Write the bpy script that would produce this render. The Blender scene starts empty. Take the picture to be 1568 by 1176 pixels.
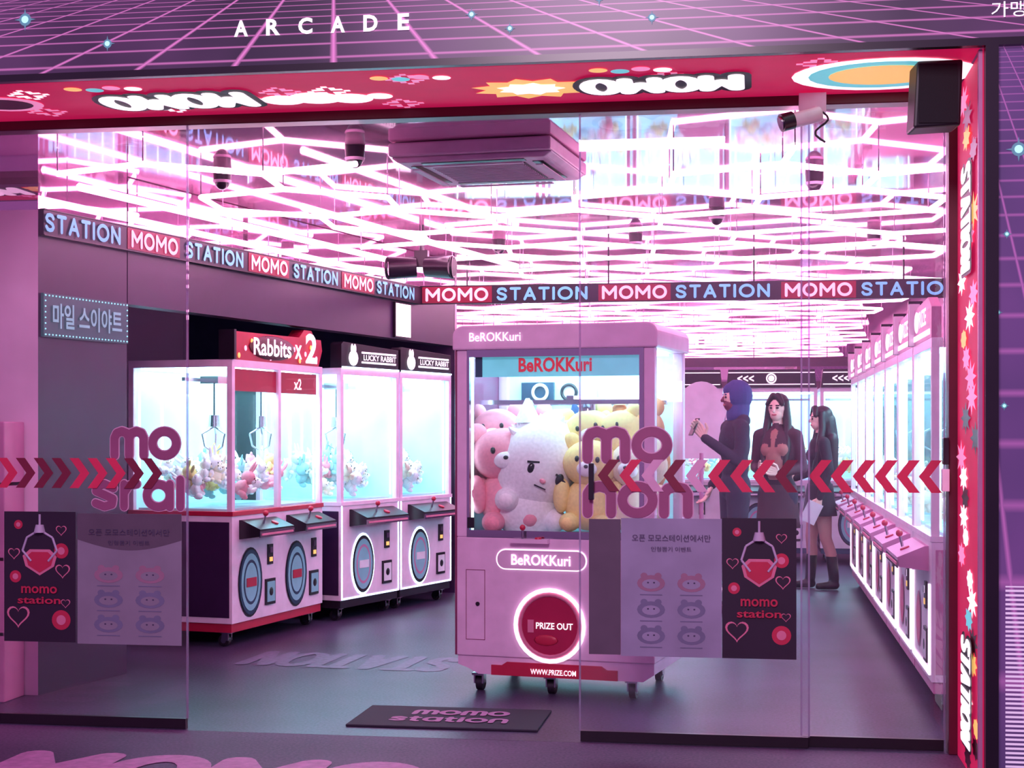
import bpy, math, random
import numpy as np
from mathutils import Matrix, Vector
random.seed(7)
C = bpy.context
sc = C.scene
sc.view_settings.view_transform = 'Standard'
sc.view_settings.look = 'None'

# ------------------------------------------------------------------ materials
MATS = {}
def lin(c):
    return tuple(((x/255.0)/12.92 if x/255.0 <= 0.04045 else ((x/255.0+0.055)/1.055)**2.4) for x in c)
def mat(name, col, rough=0.5, metal=0.0, emis=0.0, ecol=None, var=0.08, scale=8.0, bump=0.0, coat=0.0):
    if name in MATS: return MATS[name]
    m = bpy.data.materials.new(name); m.use_nodes = True
    nt = m.node_tree; b = nt.nodes['Principled BSDF']
    c = lin(col)
    tc = nt.nodes.new('ShaderNodeTexCoord')
    n = nt.nodes.new('ShaderNodeTexNoise'); n.inputs['Scale'].default_value = scale; n.inputs['Detail'].default_value = 3
    nt.links.new(tc.outputs['Object'], n.inputs['Vector'])
    r = nt.nodes.new('ShaderNodeValToRGB')
    r.color_ramp.elements[0].position = 0.3; r.color_ramp.elements[1].position = 0.7
    r.color_ramp.elements[0].color = (c[0]*(1-var), c[1]*(1-var), c[2]*(1-var), 1)
    r.color_ramp.elements[1].color = (min(1, c[0]*(1+var)), min(1, c[1]*(1+var)), min(1, c[2]*(1+var)), 1)
    nt.links.new(n.outputs['Fac'], r.inputs['Fac'])
    nt.links.new(r.outputs['Color'], b.inputs['Base Color'])
    b.inputs['Roughness'].default_value = rough
    b.inputs['Metallic'].default_value = metal
    if coat: b.inputs['Coat Weight'].default_value = coat
    if emis:
        e = lin(ecol or col)
        b.inputs['Emission Color'].default_value = (*e, 1)
        b.inputs['Emission Strength'].default_value = emis
    if bump:
        bp = nt.nodes.new('ShaderNodeBump'); bp.inputs['Strength'].default_value = bump
        nt.links.new(n.outputs['Fac'], bp.inputs['Height']); nt.links.new(bp.outputs['Normal'], b.inputs['Normal'])
    MATS[name] = m
    return m

def glass(name, tint=(1, 1, 1), gloss=0.06, haze=0.03, hcol=(0.8, 0.6, 0.8), fk=0.5):
    if name in MATS: return MATS[name]
    m = bpy.data.materials.new(name); m.use_nodes = True
    nt = m.node_tree; nt.nodes.clear()
    o = nt.nodes.new('ShaderNodeOutputMaterial')
    t = nt.nodes.new('ShaderNodeBsdfTransparent'); t.inputs[0].default_value = (*tint, 1)
    g = nt.nodes.new('ShaderNodeBsdfGlossy'); g.inputs['Roughness'].default_value = 0.0
    d = nt.nodes.new('ShaderNodeBsdfTranslucent'); d.inputs[0].default_value = (*hcol, 1)
    lw = nt.nodes.new('ShaderNodeLayerWeight'); lw.inputs['Blend'].default_value = 0.2
    mm = nt.nodes.new('ShaderNodeMath'); mm.operation = 'MULTIPLY_ADD'
    mm.inputs[1].default_value = fk; mm.inputs[2].default_value = gloss
    nt.links.new(lw.outputs['Fresnel'], mm.inputs[0])
    m1 = nt.nodes.new('ShaderNodeMixShader'); m2 = nt.nodes.new('ShaderNodeMixShader')
    nt.links.new(mm.outputs[0], m1.inputs[0]); nt.links.new(t.outputs[0], m1.inputs[1]); nt.links.new(g.outputs[0], m1.inputs[2])
    m2.inputs[0].default_value = haze
    nt.links.new(m1.outputs[0], m2.inputs[1]); nt.links.new(d.outputs[0], m2.inputs[2])
    nt.links.new(m2.outputs[0], o.inputs[0])
    MATS[name] = m
    return m

class NB:
    """tiny math-node helper"""
    def __init__(s, nt): s.nt = nt
    def m(s, op, a, b=0.0, c=None):
        n = s.nt.nodes.new('ShaderNodeMath'); n.operation = op
        for i, v in enumerate((a, b) if c is None else (a, b, c)):
            if isinstance(v, (int, float)): n.inputs[i].default_value = v
            else: s.nt.links.new(v, n.inputs[i])
        return n.outputs[0]

def grid_print(name, x0, zv, k1, k2, base, line, emis, sign=1, stripes=False):
    m = bpy.data.materials.new(name); m.use_nodes = True
    nt = m.node_tree; b = nt.nodes['Principled BSDF']; N = NB(nt)
    tc = nt.nodes.new('ShaderNodeTexCoord'); sp = nt.nodes.new('ShaderNodeSeparateXYZ')
    nt.links.new(tc.outputs['Object'], sp.inputs[0])
    x, z = sp.outputs[0], sp.outputs[2]
    dz = N.m('SUBTRACT', zv, z) if sign > 0 else N.m('SUBTRACT', z, zv)
    dz = N.m('MAXIMUM', dz, 0.05)
    u = N.m('MULTIPLY', N.m('DIVIDE', N.m('SUBTRACT', x, x0), dz), k1)
    r = N.m('MULTIPLY', N.m('DIVIDE', 1.0, dz), k2)
    def ln(v, w):
        f = N.m('ABSOLUTE', N.m('SUBTRACT', N.m('FRACT', v), 0.5))
        return N.m('MINIMUM', N.m('MAXIMUM', N.m('DIVIDE', N.m('SUBTRACT', f, 0.5-w), w), 0.0), 1.0)
    mask = N.m('MAXIMUM', ln(u, 0.045), N.m('MULTIPLY', ln(r, 0.11), 0.7))
    ns = nt.nodes.new('ShaderNodeTexNoise'); ns.inputs['Scale'].default_value = 1.3
    nt.links.new(tc.outputs['Object'], ns.inputs['Vector'])
    rp = nt.nodes.new('ShaderNodeValToRGB')
    rp.color_ramp.elements[0].position = 0.35; rp.color_ramp.elements[1].position = 0.7
    rp.color_ramp.elements[0].color = (*lin(base[0]), 1); rp.color_ramp.elements[1].color = (*lin(base[1]), 1)
    nt.links.new(ns.outputs['Fac'], rp.inputs['Fac'])
    mx = nt.nodes.new('ShaderNodeMixRGB'); nt.links.new(mask, mx.inputs[0])
    nt.links.new(rp.outputs[0], mx.inputs[1]); mx.inputs[2].default_value = (*lin(line), 1)
    out = mx.outputs[0]
    if stripes:
        below = N.m('LESS_THAN', z, 0.836)
        st = N.m('GREATER_THAN', N.m('FRACT', N.m('MULTIPLY', z, 56.0)), 0.5)
        xx = N.m('GREATER_THAN', x, 0.985)
        fac = N.m('MULTIPLY', N.m('MULTIPLY', below, st), xx)
        m2 = nt.nodes.new('ShaderNodeMixRGB'); nt.links.new(fac, m2.inputs[0])
        nt.links.new(out, m2.inputs[1]); m2.inputs[2].default_value = (*lin((225, 200, 232)), 1)
        out = m2.outputs[0]
    nt.links.new(out, b.inputs['Base Color']); nt.links.new(out, b.inputs['Emission Color'])
    b.inputs['Emission Strength'].default_value = emis
    b.inputs['Roughness'].default_value = 0.35
    return m

# ------------------------------------------------------------------ mesh builder
class MB:
    def __init__(s): s.v = []; s.f = []; s.m = []; s.sm = []; s.mats = []
    def mi(s, m):
        if m not in s.mats: s.mats.append(m)
        return s.mats.index(m)
    def add(s, vs, fs, m, M=None, smooth=False):
        o = len(s.v); k = s.mi(m)
        if M is not None: vs = [tuple(M @ Vector(p)) for p in vs]
        s.v.extend(vs)
        for f in fs:
            s.f.append([i+o for i in f]); s.m.append(k); s.sm.append(smooth)
    def box(s, x0, x1, y0, y1, z0, z1, m, M=None):
        vs = [(x0,y0,z0),(x1,y0,z0),(x1,y1,z0),(x0,y1,z0),(x0,y0,z1),(x1,y0,z1),(x1,y1,z1),(x0,y1,z1)]
        s.add(vs, [(0,3,2,1),(4,5,6,7),(0,1,5,4),(1,2,6,5),(2,3,7,6),(3,0,4,7)], m, M)
    def quad(s, a, b, c, d, m): s.add([a, b, c, d], [(0,1,2,3)], m)
    def prism(s, pts, m, M=None, t=0.01):
        """pts in local XZ plane, extruded from y=0 back to y=t ; front faces -y"""
        n = len(pts)
        vs = [(p[0], 0, p[1]) for p in pts] + [(p[0], t, p[1]) for p in pts]
        fs = [tuple(range(n)), tuple(reversed(range(n, 2*n)))]
        fs += [(i, i+n, (i+1) % n+n, (i+1) % n) for i in range(n)]
        s.add(vs, fs, m, M)
    def vprism(s, pts, z0, z1, m, side=None):
        n = len(pts)
        vs = [(p[0], p[1], z0) for p in pts] + [(p[0], p[1], z1) for p in pts]
        s.add(vs, [tuple(reversed(range(n))), tuple(range(n, 2*n))], m)
        for i in range(n):
            a, b = i, (i+1) % n
            s.add([vs[a], vs[b], vs[b+n], vs[a+n]], [(0,1,2,3)], (side or {}).get(i, m))
    def tube(s, p0, r0, p1, r1, m, seg=12, caps=True, M=None, smooth=True):
        p0 = Vector(p0); p1 = Vector(p1); d = (p1-p0).normalized()
        a = d.orthogonal().normalized(); b = d.cross(a)
        vs = []
        for p, r in ((p0, r0), (p1, r1)):
            for i in range(seg):
                t = 2*math.pi*i/seg
                vs.append(tuple(p+(a*math.cos(t)+b*math.sin(t))*r))
        fs = [(i, (i+1) % seg, (i+1) % seg+seg, i+seg) for i in range(seg)]
        s.add(vs, fs, m, M, smooth)
        if caps:
            s.add(vs, [tuple(reversed(range(seg))), tuple(range(seg, 2*seg))], m, M, False)
    def cap(s, p0, r0, p1, r1, m, seg=12, M=None, h=4):
        p0 = Vector(p0); p1 = Vector(p1); d = (p1-p0)
        d = d.normalized() if d.length > 1e-6 else Vector((0, 0, 1))
        a = d.orthogonal().normalized(); b = d.cross(a)
        rings = []
        for j in range(1, h+1):
            t = -math.pi/2+math.pi/2*j/h
            rings.append((p0+d*r0*math.sin(t), r0*math.cos(t)))
        for j in range(0, h):
            t = math.pi/2*j/h
            rings.append((p1+d*r1*math.sin(t), r1*math.cos(t)))
        vs = [tuple(p0-d*r0)]
        for c, r in rings:
            for i in range(seg):
                t = 2*math.pi*i/seg
                vs.append(tuple(c+(a*math.cos(t)+b*math.sin(t))*r))
        vs.append(tuple(p1+d*r1))
        fs = [(0, 1+(i+1) % seg, 1+i) for i in range(seg)]
        for k in range(len(rings)-1):
            o = 1+k*seg
            fs += [(o+i, o+(i+1) % seg, o+(i+1) % seg+seg, o+i+seg) for i in range(seg)]
        o = 1+(len(rings)-1)*seg; e = len(vs)-1
        fs += [(o+i, o+(i+1) % seg, e) for i in range(seg)]
        s.add(vs, fs, m, M, True)
    def ell(s, c, r, m, seg=12, rings=8, M=None):
        if isinstance(r, (int, float)): r = (r, r, r)
        vs = [(c[0], c[1], c[2]-r[2])]
        for j in range(1, rings):
            t = -math.pi/2+math.pi*j/rings
            for i in range(seg):
                p = 2*math.pi*i/seg
                vs.append((c[0]+r[0]*math.cos(t)*math.cos(p), c[1]+r[1]*math.cos(t)*math.sin(p), c[2]+r[2]*math.sin(t)))
        vs.append((c[0], c[1], c[2]+r[2]))
        fs = [(0, 1+(i+1) % seg, 1+i) for i in range(seg)]
        for k in range(rings-2):
            o = 1+k*seg
            fs += [(o+i, o+(i+1) % seg, o+(i+1) % seg+seg, o+i+seg) for i in range(seg)]
        o = 1+(rings-2)*seg; e = len(vs)-1
        fs += [(o+i, o+(i+1) % seg, e) for i in range(seg)]
        s.add(vs, fs, m, M, True)
    def torus(s, c, R, r, m, M=None, seg=32, rs=8, axis='y'):
        vs = []
        for i in range(seg):
            t = 2*math.pi*i/seg
            for j in range(rs):
                p = 2*math.pi*j/rs
                q = R+r*math.cos(p); h = r*math.sin(p)
                if axis == 'y': vs.append((c[0]+q*math.cos(t), c[1]+h, c[2]+q*math.sin(t)))
                else: vs.append((c[0]+q*math.cos(t), c[1]+q*math.sin(t), c[2]+h))
        fs = [(i*rs+j, i*rs+(j+1) % rs, ((i+1) % seg)*rs+(j+1) % rs, ((i+1) % seg)*rs+j) for i in range(seg) for j in range(rs)]
        s.add(vs, fs, m, M, True)
    def mesh(s, name):
        me = bpy.data.meshes.new(name)
        me.from_pydata([tuple(p) for p in s.v], [], s.f)
        for m in s.mats: me.materials.append(m)
        me.polygons.foreach_set('material_index', s.m)
        me.polygons.foreach_set('use_smooth', s.sm)
        me.update()
        return me

def obj(name, me, parent=None, loc=(0,0,0), rz=0.0, bevel=0.0, M=None):
    o = bpy.data.objects.new(name, me)
    C.collection.objects.link(o)
    o.location = loc; o.rotation_euler = (0, 0, rz)
    if M is not None: o.matrix_world = M
    if parent: o.parent = parent
    if bevel:
        b = o.modifiers.new('bevel', 'BEVEL'); b.width = bevel; b.segments = 2; b.limit_method = 'ANGLE'
    return o
def empty(name, loc=(0,0,0), rz=0.0):
    o = bpy.data.objects.new(name, None); C.collection.objects.link(o)
    o.location = loc; o.rotation_euler = (0, 0, rz); o.empty_display_size = 0.1
    return o

def frame(right, up, loc):
    r = Vector(right).normalized(); u = Vector(up).normalized(); n = r.cross(u)
    return Matrix(((r.x, u.x, n.x, loc[0]), (r.y, u.y, n.y, loc[1]), (r.z, u.z, n.z, loc[2]), (0, 0, 0, 1)))
FRONT = lambda x, y, z: frame((1, 0, 0), (0, 0, 1), (x, y, z))   # faces -y

def text_mesh(body, w, h, m, M, bold=0.02, ext=0.004, fit=True):
    cu = bpy.data.curves.new('txt', 'FONT'); cu.body = body
    cu.offset = bold; cu.resolution_u = 3
    o = bpy.data.objects.new('txt', cu); C.collection.objects.link(o)
    C.view_layer.update()
    dg = C.evaluated_depsgraph_get()
    me = bpy.data.meshes.new_from_object(o.evaluated_get(dg))
    bpy.data.objects.remove(o)
    n = len(me.vertices)
    if n == 0: return me
    co = np.empty(n*3); me.vertices.foreach_get('co', co); co = co.reshape(-1, 3)
    lo = co.min(0); hi = co.max(0); c = (lo+hi)/2
    sx = w/max(1e-6, hi[0]-lo[0]); sy = h/max(1e-6, hi[1]-lo[1]) if h else sx
    co = (co-c)*np.array([sx, sy, 1.0]); co[:, 2] = ext
    me.vertices.foreach_set('co', co.ravel())
    me.transform(M)
    me.materials.clear(); me.materials.append(m)
    me.update()
    return me

# stroke lettering: every glyph is a set of polylines drawn with a round pen
_ell = [(.5+.5*math.cos(2*math.pi*i/20), .5+.5*math.sin(2*math.pi*i/20)) for i in range(21)]
_arc = lambda x0, x1, top: [(x0, 0), (x0, top-.28), (x0+(x1-x0)*.15, top-.08), (x0+(x1-x0)*.5, top), (x0+(x1-x0)*.85, top-.08), (x1, top-.28), (x1, 0)]
GL = {'M': (1.1, [[(0, 0), (0, 1), (.5, .35), (1, 1), (1, 0)]]), 'O': (1.05, [_ell]),
      'S': (.68, [[(.97, .8), (.8, .96), (.5, 1), (.18, .95), (.03, .77), (.15, .6), (.5, .51), (.85, .41), (.98, .23), (.82, .05), (.5, 0), (.18, .04), (.02, .2)]]),
      'T': (.72, [[(0, 1), (1, 1)], [(.5, 1), (.5, 0)]]), 'A': (.82, [[(0, 0), (.5, 1), (1, 0)], [(.2, .33), (.8, .33)]]),
      'I': (.02, [[(.5, 0), (.5, 1)]]), 'N': (.78, [[(0, 0), (0, 1), (1, 0), (1, 1)]]), 'E': (.65, [[(1, 0), (0, 0), (0, 1), (1, 1)], [(0, .5), (.85, .5)]]),
      'm': (1.35, [_arc(0, .5, 1), _arc(.5, 1, 1)]), 'n': (.85, [_arc(0, 1, 1)]), 'o': (1.1, [_ell]), 'a': (.9, [_ell, [(1, 0), (1, 1)]]),
      's': (.75, [[(.97, .82), (.5, 1), (.1, .9), (.05, .68), (.5, .52), (.95, .35), (.9, .1), (.5, 0), (.03, .15)]]), 't': (.5, [[(.4, 1.15), (.4, .1), (.95, 0)], [(0, .85), (1, .85)]]),
      'r': (.5, [[(0, 0), (0, 1)], [(0, .6), (.4, .95), (1, 1)]]), 'i': (.02, [[(.5, 0), (.5, .8)], [(.5, 1.12), (.5, 1.13)]]), 'l': (.02, [[(.5, 0), (.5, 1.2)]]), ' ': (.4, [])}
def stroke_mesh(body, w, h, m, M, t=.2, ext=0.003, gap=.2, grow=0.0):
    """t = pen width as a fraction of height; grow widens the pen in metres.
    every piece sits 0.015 mm above the previous one so nothing is coplanar"""
    tw = sum(GL[c][0] for c in body)+(gap+t)*(len(body)-1)
    hs = h*(1-t); sx = (w-h*t)/tw; pr = h*t/2+grow
    mb = MB(); x = -w/2+h*t/2; q = ext
    for c in body:
        gw, pls = GL[c]
        for pl in pls:
            P = [(x+p[0]*gw*sx, -hs/2+p[1]*hs) for p in pl]
            for ax, ay in P:
                q += 1.5e-5
                mb.add([(ax+pr*math.cos(2*math.pi*i/12), ay+pr*math.sin(2*math.pi*i/12), q) for i in range(12)], [tuple(range(12))], m, M)
            for (ax, ay), (bx, by) in zip(P, P[1:]):
                L = math.hypot(bx-ax, by-ay)
                if L > 1e-5:
                    q += 1.5e-5
                    nx, ny = -(by-ay)/L*pr, (bx-ax)/L*pr
                    mb.add([(ax+nx, ay+ny, q), (ax-nx, ay-ny, q), (bx-nx, by-ny, q), (bx+nx, by+ny, q)], [(0, 1, 2, 3)], m, M)
        x += (gw+gap+t)*sx
    return mb.mesh(body)

# ------------------------------------------------------------------ common materials
M_dark = mat('dark_purple_paint', (58, 28, 68), 0.35)
M_black = mat('black_plastic', (36, 26, 40), 0.3)
M_chrome = mat('chrome', (200, 195, 205), 0.15, 1.0, var=0.02)
M_white = mat('white_plastic', (240, 228, 242), 0.35)
M_pinkw = mat('pink_white_plastic', (246, 214, 238), 0.3)
M_pink = mat('pink_plastic', (205, 130, 175), 0.4)
M_red = mat('red_plastic', (190, 30, 70), 0.4)
M_navy = mat('navy_plastic', (35, 60, 90), 0.4)
M_mirror = mat('ceiling_mirror', (240, 172, 212), 0.04, 0.55, var=0.04, scale=1.5)
M_wallmirror = mat('wall_mirror', (225, 180, 210), 0.01, .85, var=0.02, scale=1.0)
M_tube = mat('led_tube', (255, 215, 238), 0.5, emis=11.0, ecol=(255, 184, 224), var=0.0)
M_cyanlight = mat('cabinet_led_panel', (230, 255, 255), 0.5, emis=9.0, ecol=(182, 242, 255), var=0.0)
M_cyanpanel = mat('cabinet_back_panel', (196, 236, 244), 0.5, emis=0.5, ecol=(140, 226, 242), var=0.1, scale=4)
M_cyanled = mat('cabinet_led_strip', (230, 255, 255), 0.5, emis=4.0, ecol=(190, 242, 255), var=0.0)
M_deck = mat('cabinet_deck', (190, 230, 238), 0.4)
M_glassm = glass('cabinet_glass', (0.97, 1.0, 1.0), 0.03, 0.03, (0.7, 0.9, 1.0), .25)
M_glassd = glass('door_glass', (0.96, 0.92, 0.97), 0.055, 0.035, (0.95, 0.6, 0.88))
M_txtw = mat('sign_white', (245, 235, 245), 0.5, emis=1.0, var=0.0)
M_txtpink = mat('sign_pink_letters', (255, 205, 225), 0.5, emis=0.9, ecol=(255, 180, 210), var=0.0)
M_txtcyan = mat('sign_cyan_letters', (110, 180, 225), 0.5, emis=0.65, ecol=(110, 190, 235), var=0.0)
M_txtk = mat('sign_black', (15, 8, 18), 0.5)
M_txtred = mat('sign_red_letters', (220, 50, 70), 0.5, emis=0.3)

# ------------------------------------------------------------------ room shell
def floor_mat(name, c0, c1, rough):
    m = bpy.data.materials.new(name); m.use_nodes = True
    nt = m.node_tree; b = nt.nodes['Principled BSDF']
    tc = nt.nodes.new('ShaderNodeTexCoord')
    n = nt.nodes.new('ShaderNodeTexNoise'); n.inputs['Scale'].default_value = 70; n.inputs['Detail'].default_value = 5
    n2 = nt.nodes.new('ShaderNodeTexNoise'); n2.inputs['Scale'].default_value = 1.2; n2.inputs['Detail'].default_value = 3
    nt.links.new(tc.outputs['Object'], n.inputs['Vector']); nt.links.new(tc.outputs['Object'], n2.inputs['Vector'])
    ad = nt.nodes.new('ShaderNodeMath'); ad.operation = 'MULTIPLY_ADD'; ad.inputs[1].default_value = 0.6
    mu = nt.nodes.new('ShaderNodeMath'); mu.operation = 'MULTIPLY'; mu.inputs[1].default_value = 0.4
    nt.links.new(n2.outputs[0], mu.inputs[0]); nt.links.new(n.outputs[0], ad.inputs[0]); nt.links.new(mu.outputs[0], ad.inputs[2])
    r = nt.nodes.new('ShaderNodeValToRGB'); r.color_ramp.elements[0].position = 0.38; r.color_ramp.elements[1].position = 0.64
    r.color_ramp.elements[0].color = (*lin(c0), 1); r.color_ramp.elements[1].color = (*lin(c1), 1)
    nt.links.new(ad.outputs[0], r.inputs[0]); nt.links.new(r.outputs[0], b.inputs['Base Color'])
    b.inputs['Roughness'].default_value = rough
    b.inputs['Specular IOR Level'].default_value = .35
    bp = nt.nodes.new('ShaderNodeBump'); bp.inputs['Strength'].default_value = 0.08
    nt.links.new(n.outputs[0], bp.inputs['Height']); nt.links.new(bp.outputs[0], b.inputs['Normal'])
    return m
M_floor = floor_mat('floor_terrazzo', (40, 32, 54), (88, 72, 108), 0.38)
M_side = floor_mat('sidewalk_paving', (62, 36, 72), (104, 66, 108), 0.6)

mb = MB(); mb.box(-5.3, 2.0, 7.15, 19.6, -0.1, 0.0, M_floor); obj('floor', mb.mesh('floor'))
mb = MB(); mb.box(-9, 6, -4, 7.15, -0.12, -0.0005, M_side); obj('sidewalk', mb.mesh('sidewalk'))
mb = MB(); mb.box(-5.3, 2.0, 7.25, 19.6, 2.97, 3.07, M_mirror)
obj('ceiling', mb.mesh('ceiling'))
M_wallr = mat('wall_purple', (120, 70, 120), 0.4, scale=2)
mb = MB(); mb.box(1.9, 2.0, 7.25, 19.6, 0, 2.97, M_wallr); obj('wall_right', mb.mesh('wall_right'))
mb = MB(); mb.box(-5.3, -5.2, 7.25, 19.6, 0, 2.97, M_dark); obj('wall_left', mb.mesh('wall_left'))
mb = MB(); mb.box(-5.2, 1.9, 19.5, 19.6, 0, 2.97, M_wallmirror); obj('wall_back', mb.mesh('wall_back'))
wl = lambda y: -3.88+0.2186*(y-7.97)
M_pinkwall = mat('wall_pink_gloss', (246, 200, 230), 0.25, scale=3)
mb = MB()
pq = [(-5.2, 7.97), (-3.88, 7.97), (wl(8.77), 8.77), (-5.2, 8.77)]
mb.vprism(pq, 0, 2.665, M_dark, {0: M_pinkwall}); mb.vprism(pq, 2.665, 2.97, M_wallmirror)
obj('wall_left_return', mb.mesh('wall_left_return'))
mb = MB(); mb.box(-5.2, wl(13.6), 13.6, 13.7, 0, 2.97, M_dark); obj('wall_partition', mb.mesh('wall_partition'))
wd = Vector((0.2137, 0.9769, 0)); wn = Vector((0.9769, -0.2137, 0))
def wp(y, off=0.0, z=0.0):
    p = Vector((wl(y), y, z))+wn*off
    return p
mb = MB()
a, b_, c_, d_ = wp(8.78), wp(13.59), wp(13.5, -0.12), wp(8.81, -0.12)
mb.vprism([a[:2], b_[:2], c_[:2], d_[:2]], 2.21, 2.66, M_dark)
mb.vprism([a[:2], b_[:2], c_[:2], d_[:2]], 2.66, 2.965, M_wallmirror)
obj('wall_bulkhead', mb.mesh('wall_bulkhead'))
M_shelf = mat('shelf_pink', (214, 130, 176), .4)
mb = MB()
for z in (.35, .75, 1.15): mb.box(-5.1, -3.95, 7.72, 7.95, z, z+.03, M_shelf)
for x in (-5.08, -3.97): mb.box(x-.02, x+.02, 7.72, 7.95, 0, 1.5, M_shelf)
for i in range(12):
    zz = (.38, .78, 1.18)[i % 3]; xx = -4.95+.28*(i//3)
    mb.box(xx-.1, xx+.1, 7.75, 7.92, zz, zz+.22, (M_white, M_red, M_pink)[(i*2) % 3])
obj('display_shelf', mb.mesh('display_shelf'), bevel=.006)

# ------------------------------------------------------------------ facade
M_fascia = grid_print('fascia_grid_print', -1.76, 3.56, 1.25, 4.2, ((44, 30, 54), (88, 56, 94)), (206, 122, 184), 0.6)
M_panel = grid_print('panel_grid_print', 0.7, 3.6, 9.0, 22.0, ((74, 54, 100), (104, 66, 124)), (172, 100, 168), 0.5, 1, True)
mb = MB(); mb.box(-9, 6, 6.35, 7.25, 2.99, 4.6, M_fascia); obj('wall_front_fascia', mb.mesh('wall_front_fascia'))
mb = MB(); mb.box(0.93, 6, 6.35, 7.25, 0, 2.99, M_panel); obj('wall_front_right', mb.mesh('wall_front_right'))
mb = MB(); mb.box(-9, -5.3, 6.35, 7.25, 0, 2.99, M_panel); obj('wall_front_left', mb.mesh('wall_front_left'))
mb = MB()
mb.box(-9, 6, 6.32, 6.36, 2.975, 3.005, M_black)
mb.box(0.905, 0.955, 6.32, 6.37, 0, 2.975, M_black)
obj('trim_1', mb.mesh('trim_1'))

M_sred = mat('soffit_red_light', (190, 16, 74), 0.6, emis=0.5, ecol=(222, 26, 92), var=0.15, scale=3)
M_yel = mat('soffit_yellow', (240, 195, 110), 0.5, emis=0.75, ecol=(255, 200, 110), var=0.0)
M_wht = mat('soffit_white', (255, 240, 250), 0.5, emis=1.1, var=0.0)
M_cy = mat('soffit_cyan', (110, 210, 220), 0.5, emis=0.7, var=0.0)
M_lpink = mat('soffit_pink', (250, 150, 200), 0.5, emis=0.7, var=0.0)
M_dred = mat('frame_dark_red', (92, 14, 44), 0.35)
sof = empty('light_box_soffit', (0, 0, 0))
mb = MB(); mb.box(-5.3, 0.89, 6.37, 7.135, 2.975, 2.989, M_sred); obj('panel', mb.mesh('p'), sof)
mb = MB()
def star_poly(n, r1, r2, sx=1.0):
    return [((r1 if i % 2 == 0 else r2)*math.cos(math.pi*i/n)*sx, (r1 if i % 2 == 0 else r2)*math.sin(math.pi*i/n)) for i in range(2*n)]
def flat_down(pts, cx, cy, m, z=2.972):
    mb.add([(cx+p[0], cy+p[1], z) for p in pts], [tuple(reversed(range(len(pts))))], m)
ci = lambda r, sx=1.0, n=24: [(r*sx*math.cos(2*math.pi*i/n), r*math.sin(2*math.pi*i/n)) for i in range(n)]
for cx, m_ in ((-0.98, M_yel), (-4.3, M_yel)):
    flat_down(star_poly(11, 0.2, 0.15, 1.35), cx, 6.80, m_); flat_down(star_poly(9, 0.12, 0.09, 1.3), cx, 6.80, M_wht, 2.9705)
for k, (dx, dy, r) in enumerate(((0, 0, .12), (.16, .03, .1), (-.16, .02, .1), (.3, .0, .06), (-.3, 0, .06))): flat_down(ci(r), -1.98+dx, 6.84+dy, M_wht, 2.972-.0002*k)
for cx, r in ((0.55, 0.3),):
    flat_down(ci(r, 1.3), cx, 6.76, M_wht, 2.972); flat_down(ci(r*0.82, 1.3), cx, 6.76, M_cy, 2.9705); flat_down(ci(r*0.6, 1.3), cx, 6.76, M_yel, 2.969)
flat_down(ci(0.15, 1.2), -3.45, 6.75, M_lpink, 2.972); flat_down(ci(0.11, 1.2), -3.45, 6.75, M_dred, 2.9705)
for i in range(14):
    cx = random.uniform(-5, 0.4); cy = random.uniform(6.5, 7.05); q = 0.014
    for dx in range(-3, 4):
        for dy in range(-3, 4):
            if (abs(dx)+abs(dy)) in (2, 3) and (dx*dy != 0 or abs(dx)+abs(dy) == 3): flat_down([(-q+dx*2*q, -q+dy*2*q), (q+dx*2*q, -q+dy*2*q), (q+dx*2*q, q+dy*2*q), (-q+dx*2*q, q+dy*2*q)], cx, cy, M_lpink if i % 3 else M_wht, 2.9735)
for cx in (-1.6, -3.0, -0.65):
    for k in range(4): flat_down(ci(0.04), cx+0.09*k, 6.5+0.03*(k % 2), (M_yel, M_cy, M_lpink, M_wht)[k])
obj('printed_graphics', mb.mesh('g'), sof)
for cx in (-2.62, -0.40, -4.9):
    Mx = frame((-1, 0, 0), (0, 1, 0), (cx, 6.78, 2.968))
    obj('lettering_back', stroke_mesh('MOMO', 0.72, 0.32, M_txtk, Mx, .24, 0.0, .2, .03), sof)
    obj('lettering', stroke_mesh('MOMO', 0.72, 0.32, M_wht, Mx, .22, 0.004), sof)
rev = empty('light_box_reveal')
mb = MB(); mb.box(0.90, 0.928, 6.375, 7.13, 0.002, 2.974, M_sred)
def flat_side(pts, cy, cz, m, x=0.897):
    mb.add([(x, cy-p[0], cz+p[1]) for p in pts], [tuple(range(len(pts)))], m)
for i in range(34):
    cz = 0.06+i*0.085
    flat_side(star_poly(8, random.uniform(0.04, 0.085), 0.035, 2.2), random.uniform(6.5, 7.0), cz, random.choice((M_wht, M_yel, M_cy, M_lpink, M_dred, M_dred, M_wht)), 0.898-0.0002*i)
mb.box(0.885, 0.9, 6.37, 6.40, 0.002, 2.97, M_pink)
obj('panel', mb.mesh('p'), rev)
for cz in (2.35, 0.35):
    Mx = frame((0, 0, -1), (0, -1, 0), (0.888, 6.75, cz))
    obj('lettering_back', stroke_mesh('STATION', 0.46, 0.3, M_txtk, Mx, .16, 0.0, .3, .014), rev)
    obj('lettering', stroke_mesh('STATION', 0.46, 0.3, M_wht, Mx, .12, 0.004, .3), rev)
mb = MB()
mb.box(-5.3, 0.93, 7.14, 7.249, 2.93, 2.99, M_dred)
mb.box(0.862, 0.93, 7.135, 7.249, 0, 2.93, M_dred)
mb.box(-5.3, -5.2, 7.14, 7.249, 0, 2.93, M_dred)
obj('door_frame', mb.mesh('door_frame'), bevel=0.004)

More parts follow.
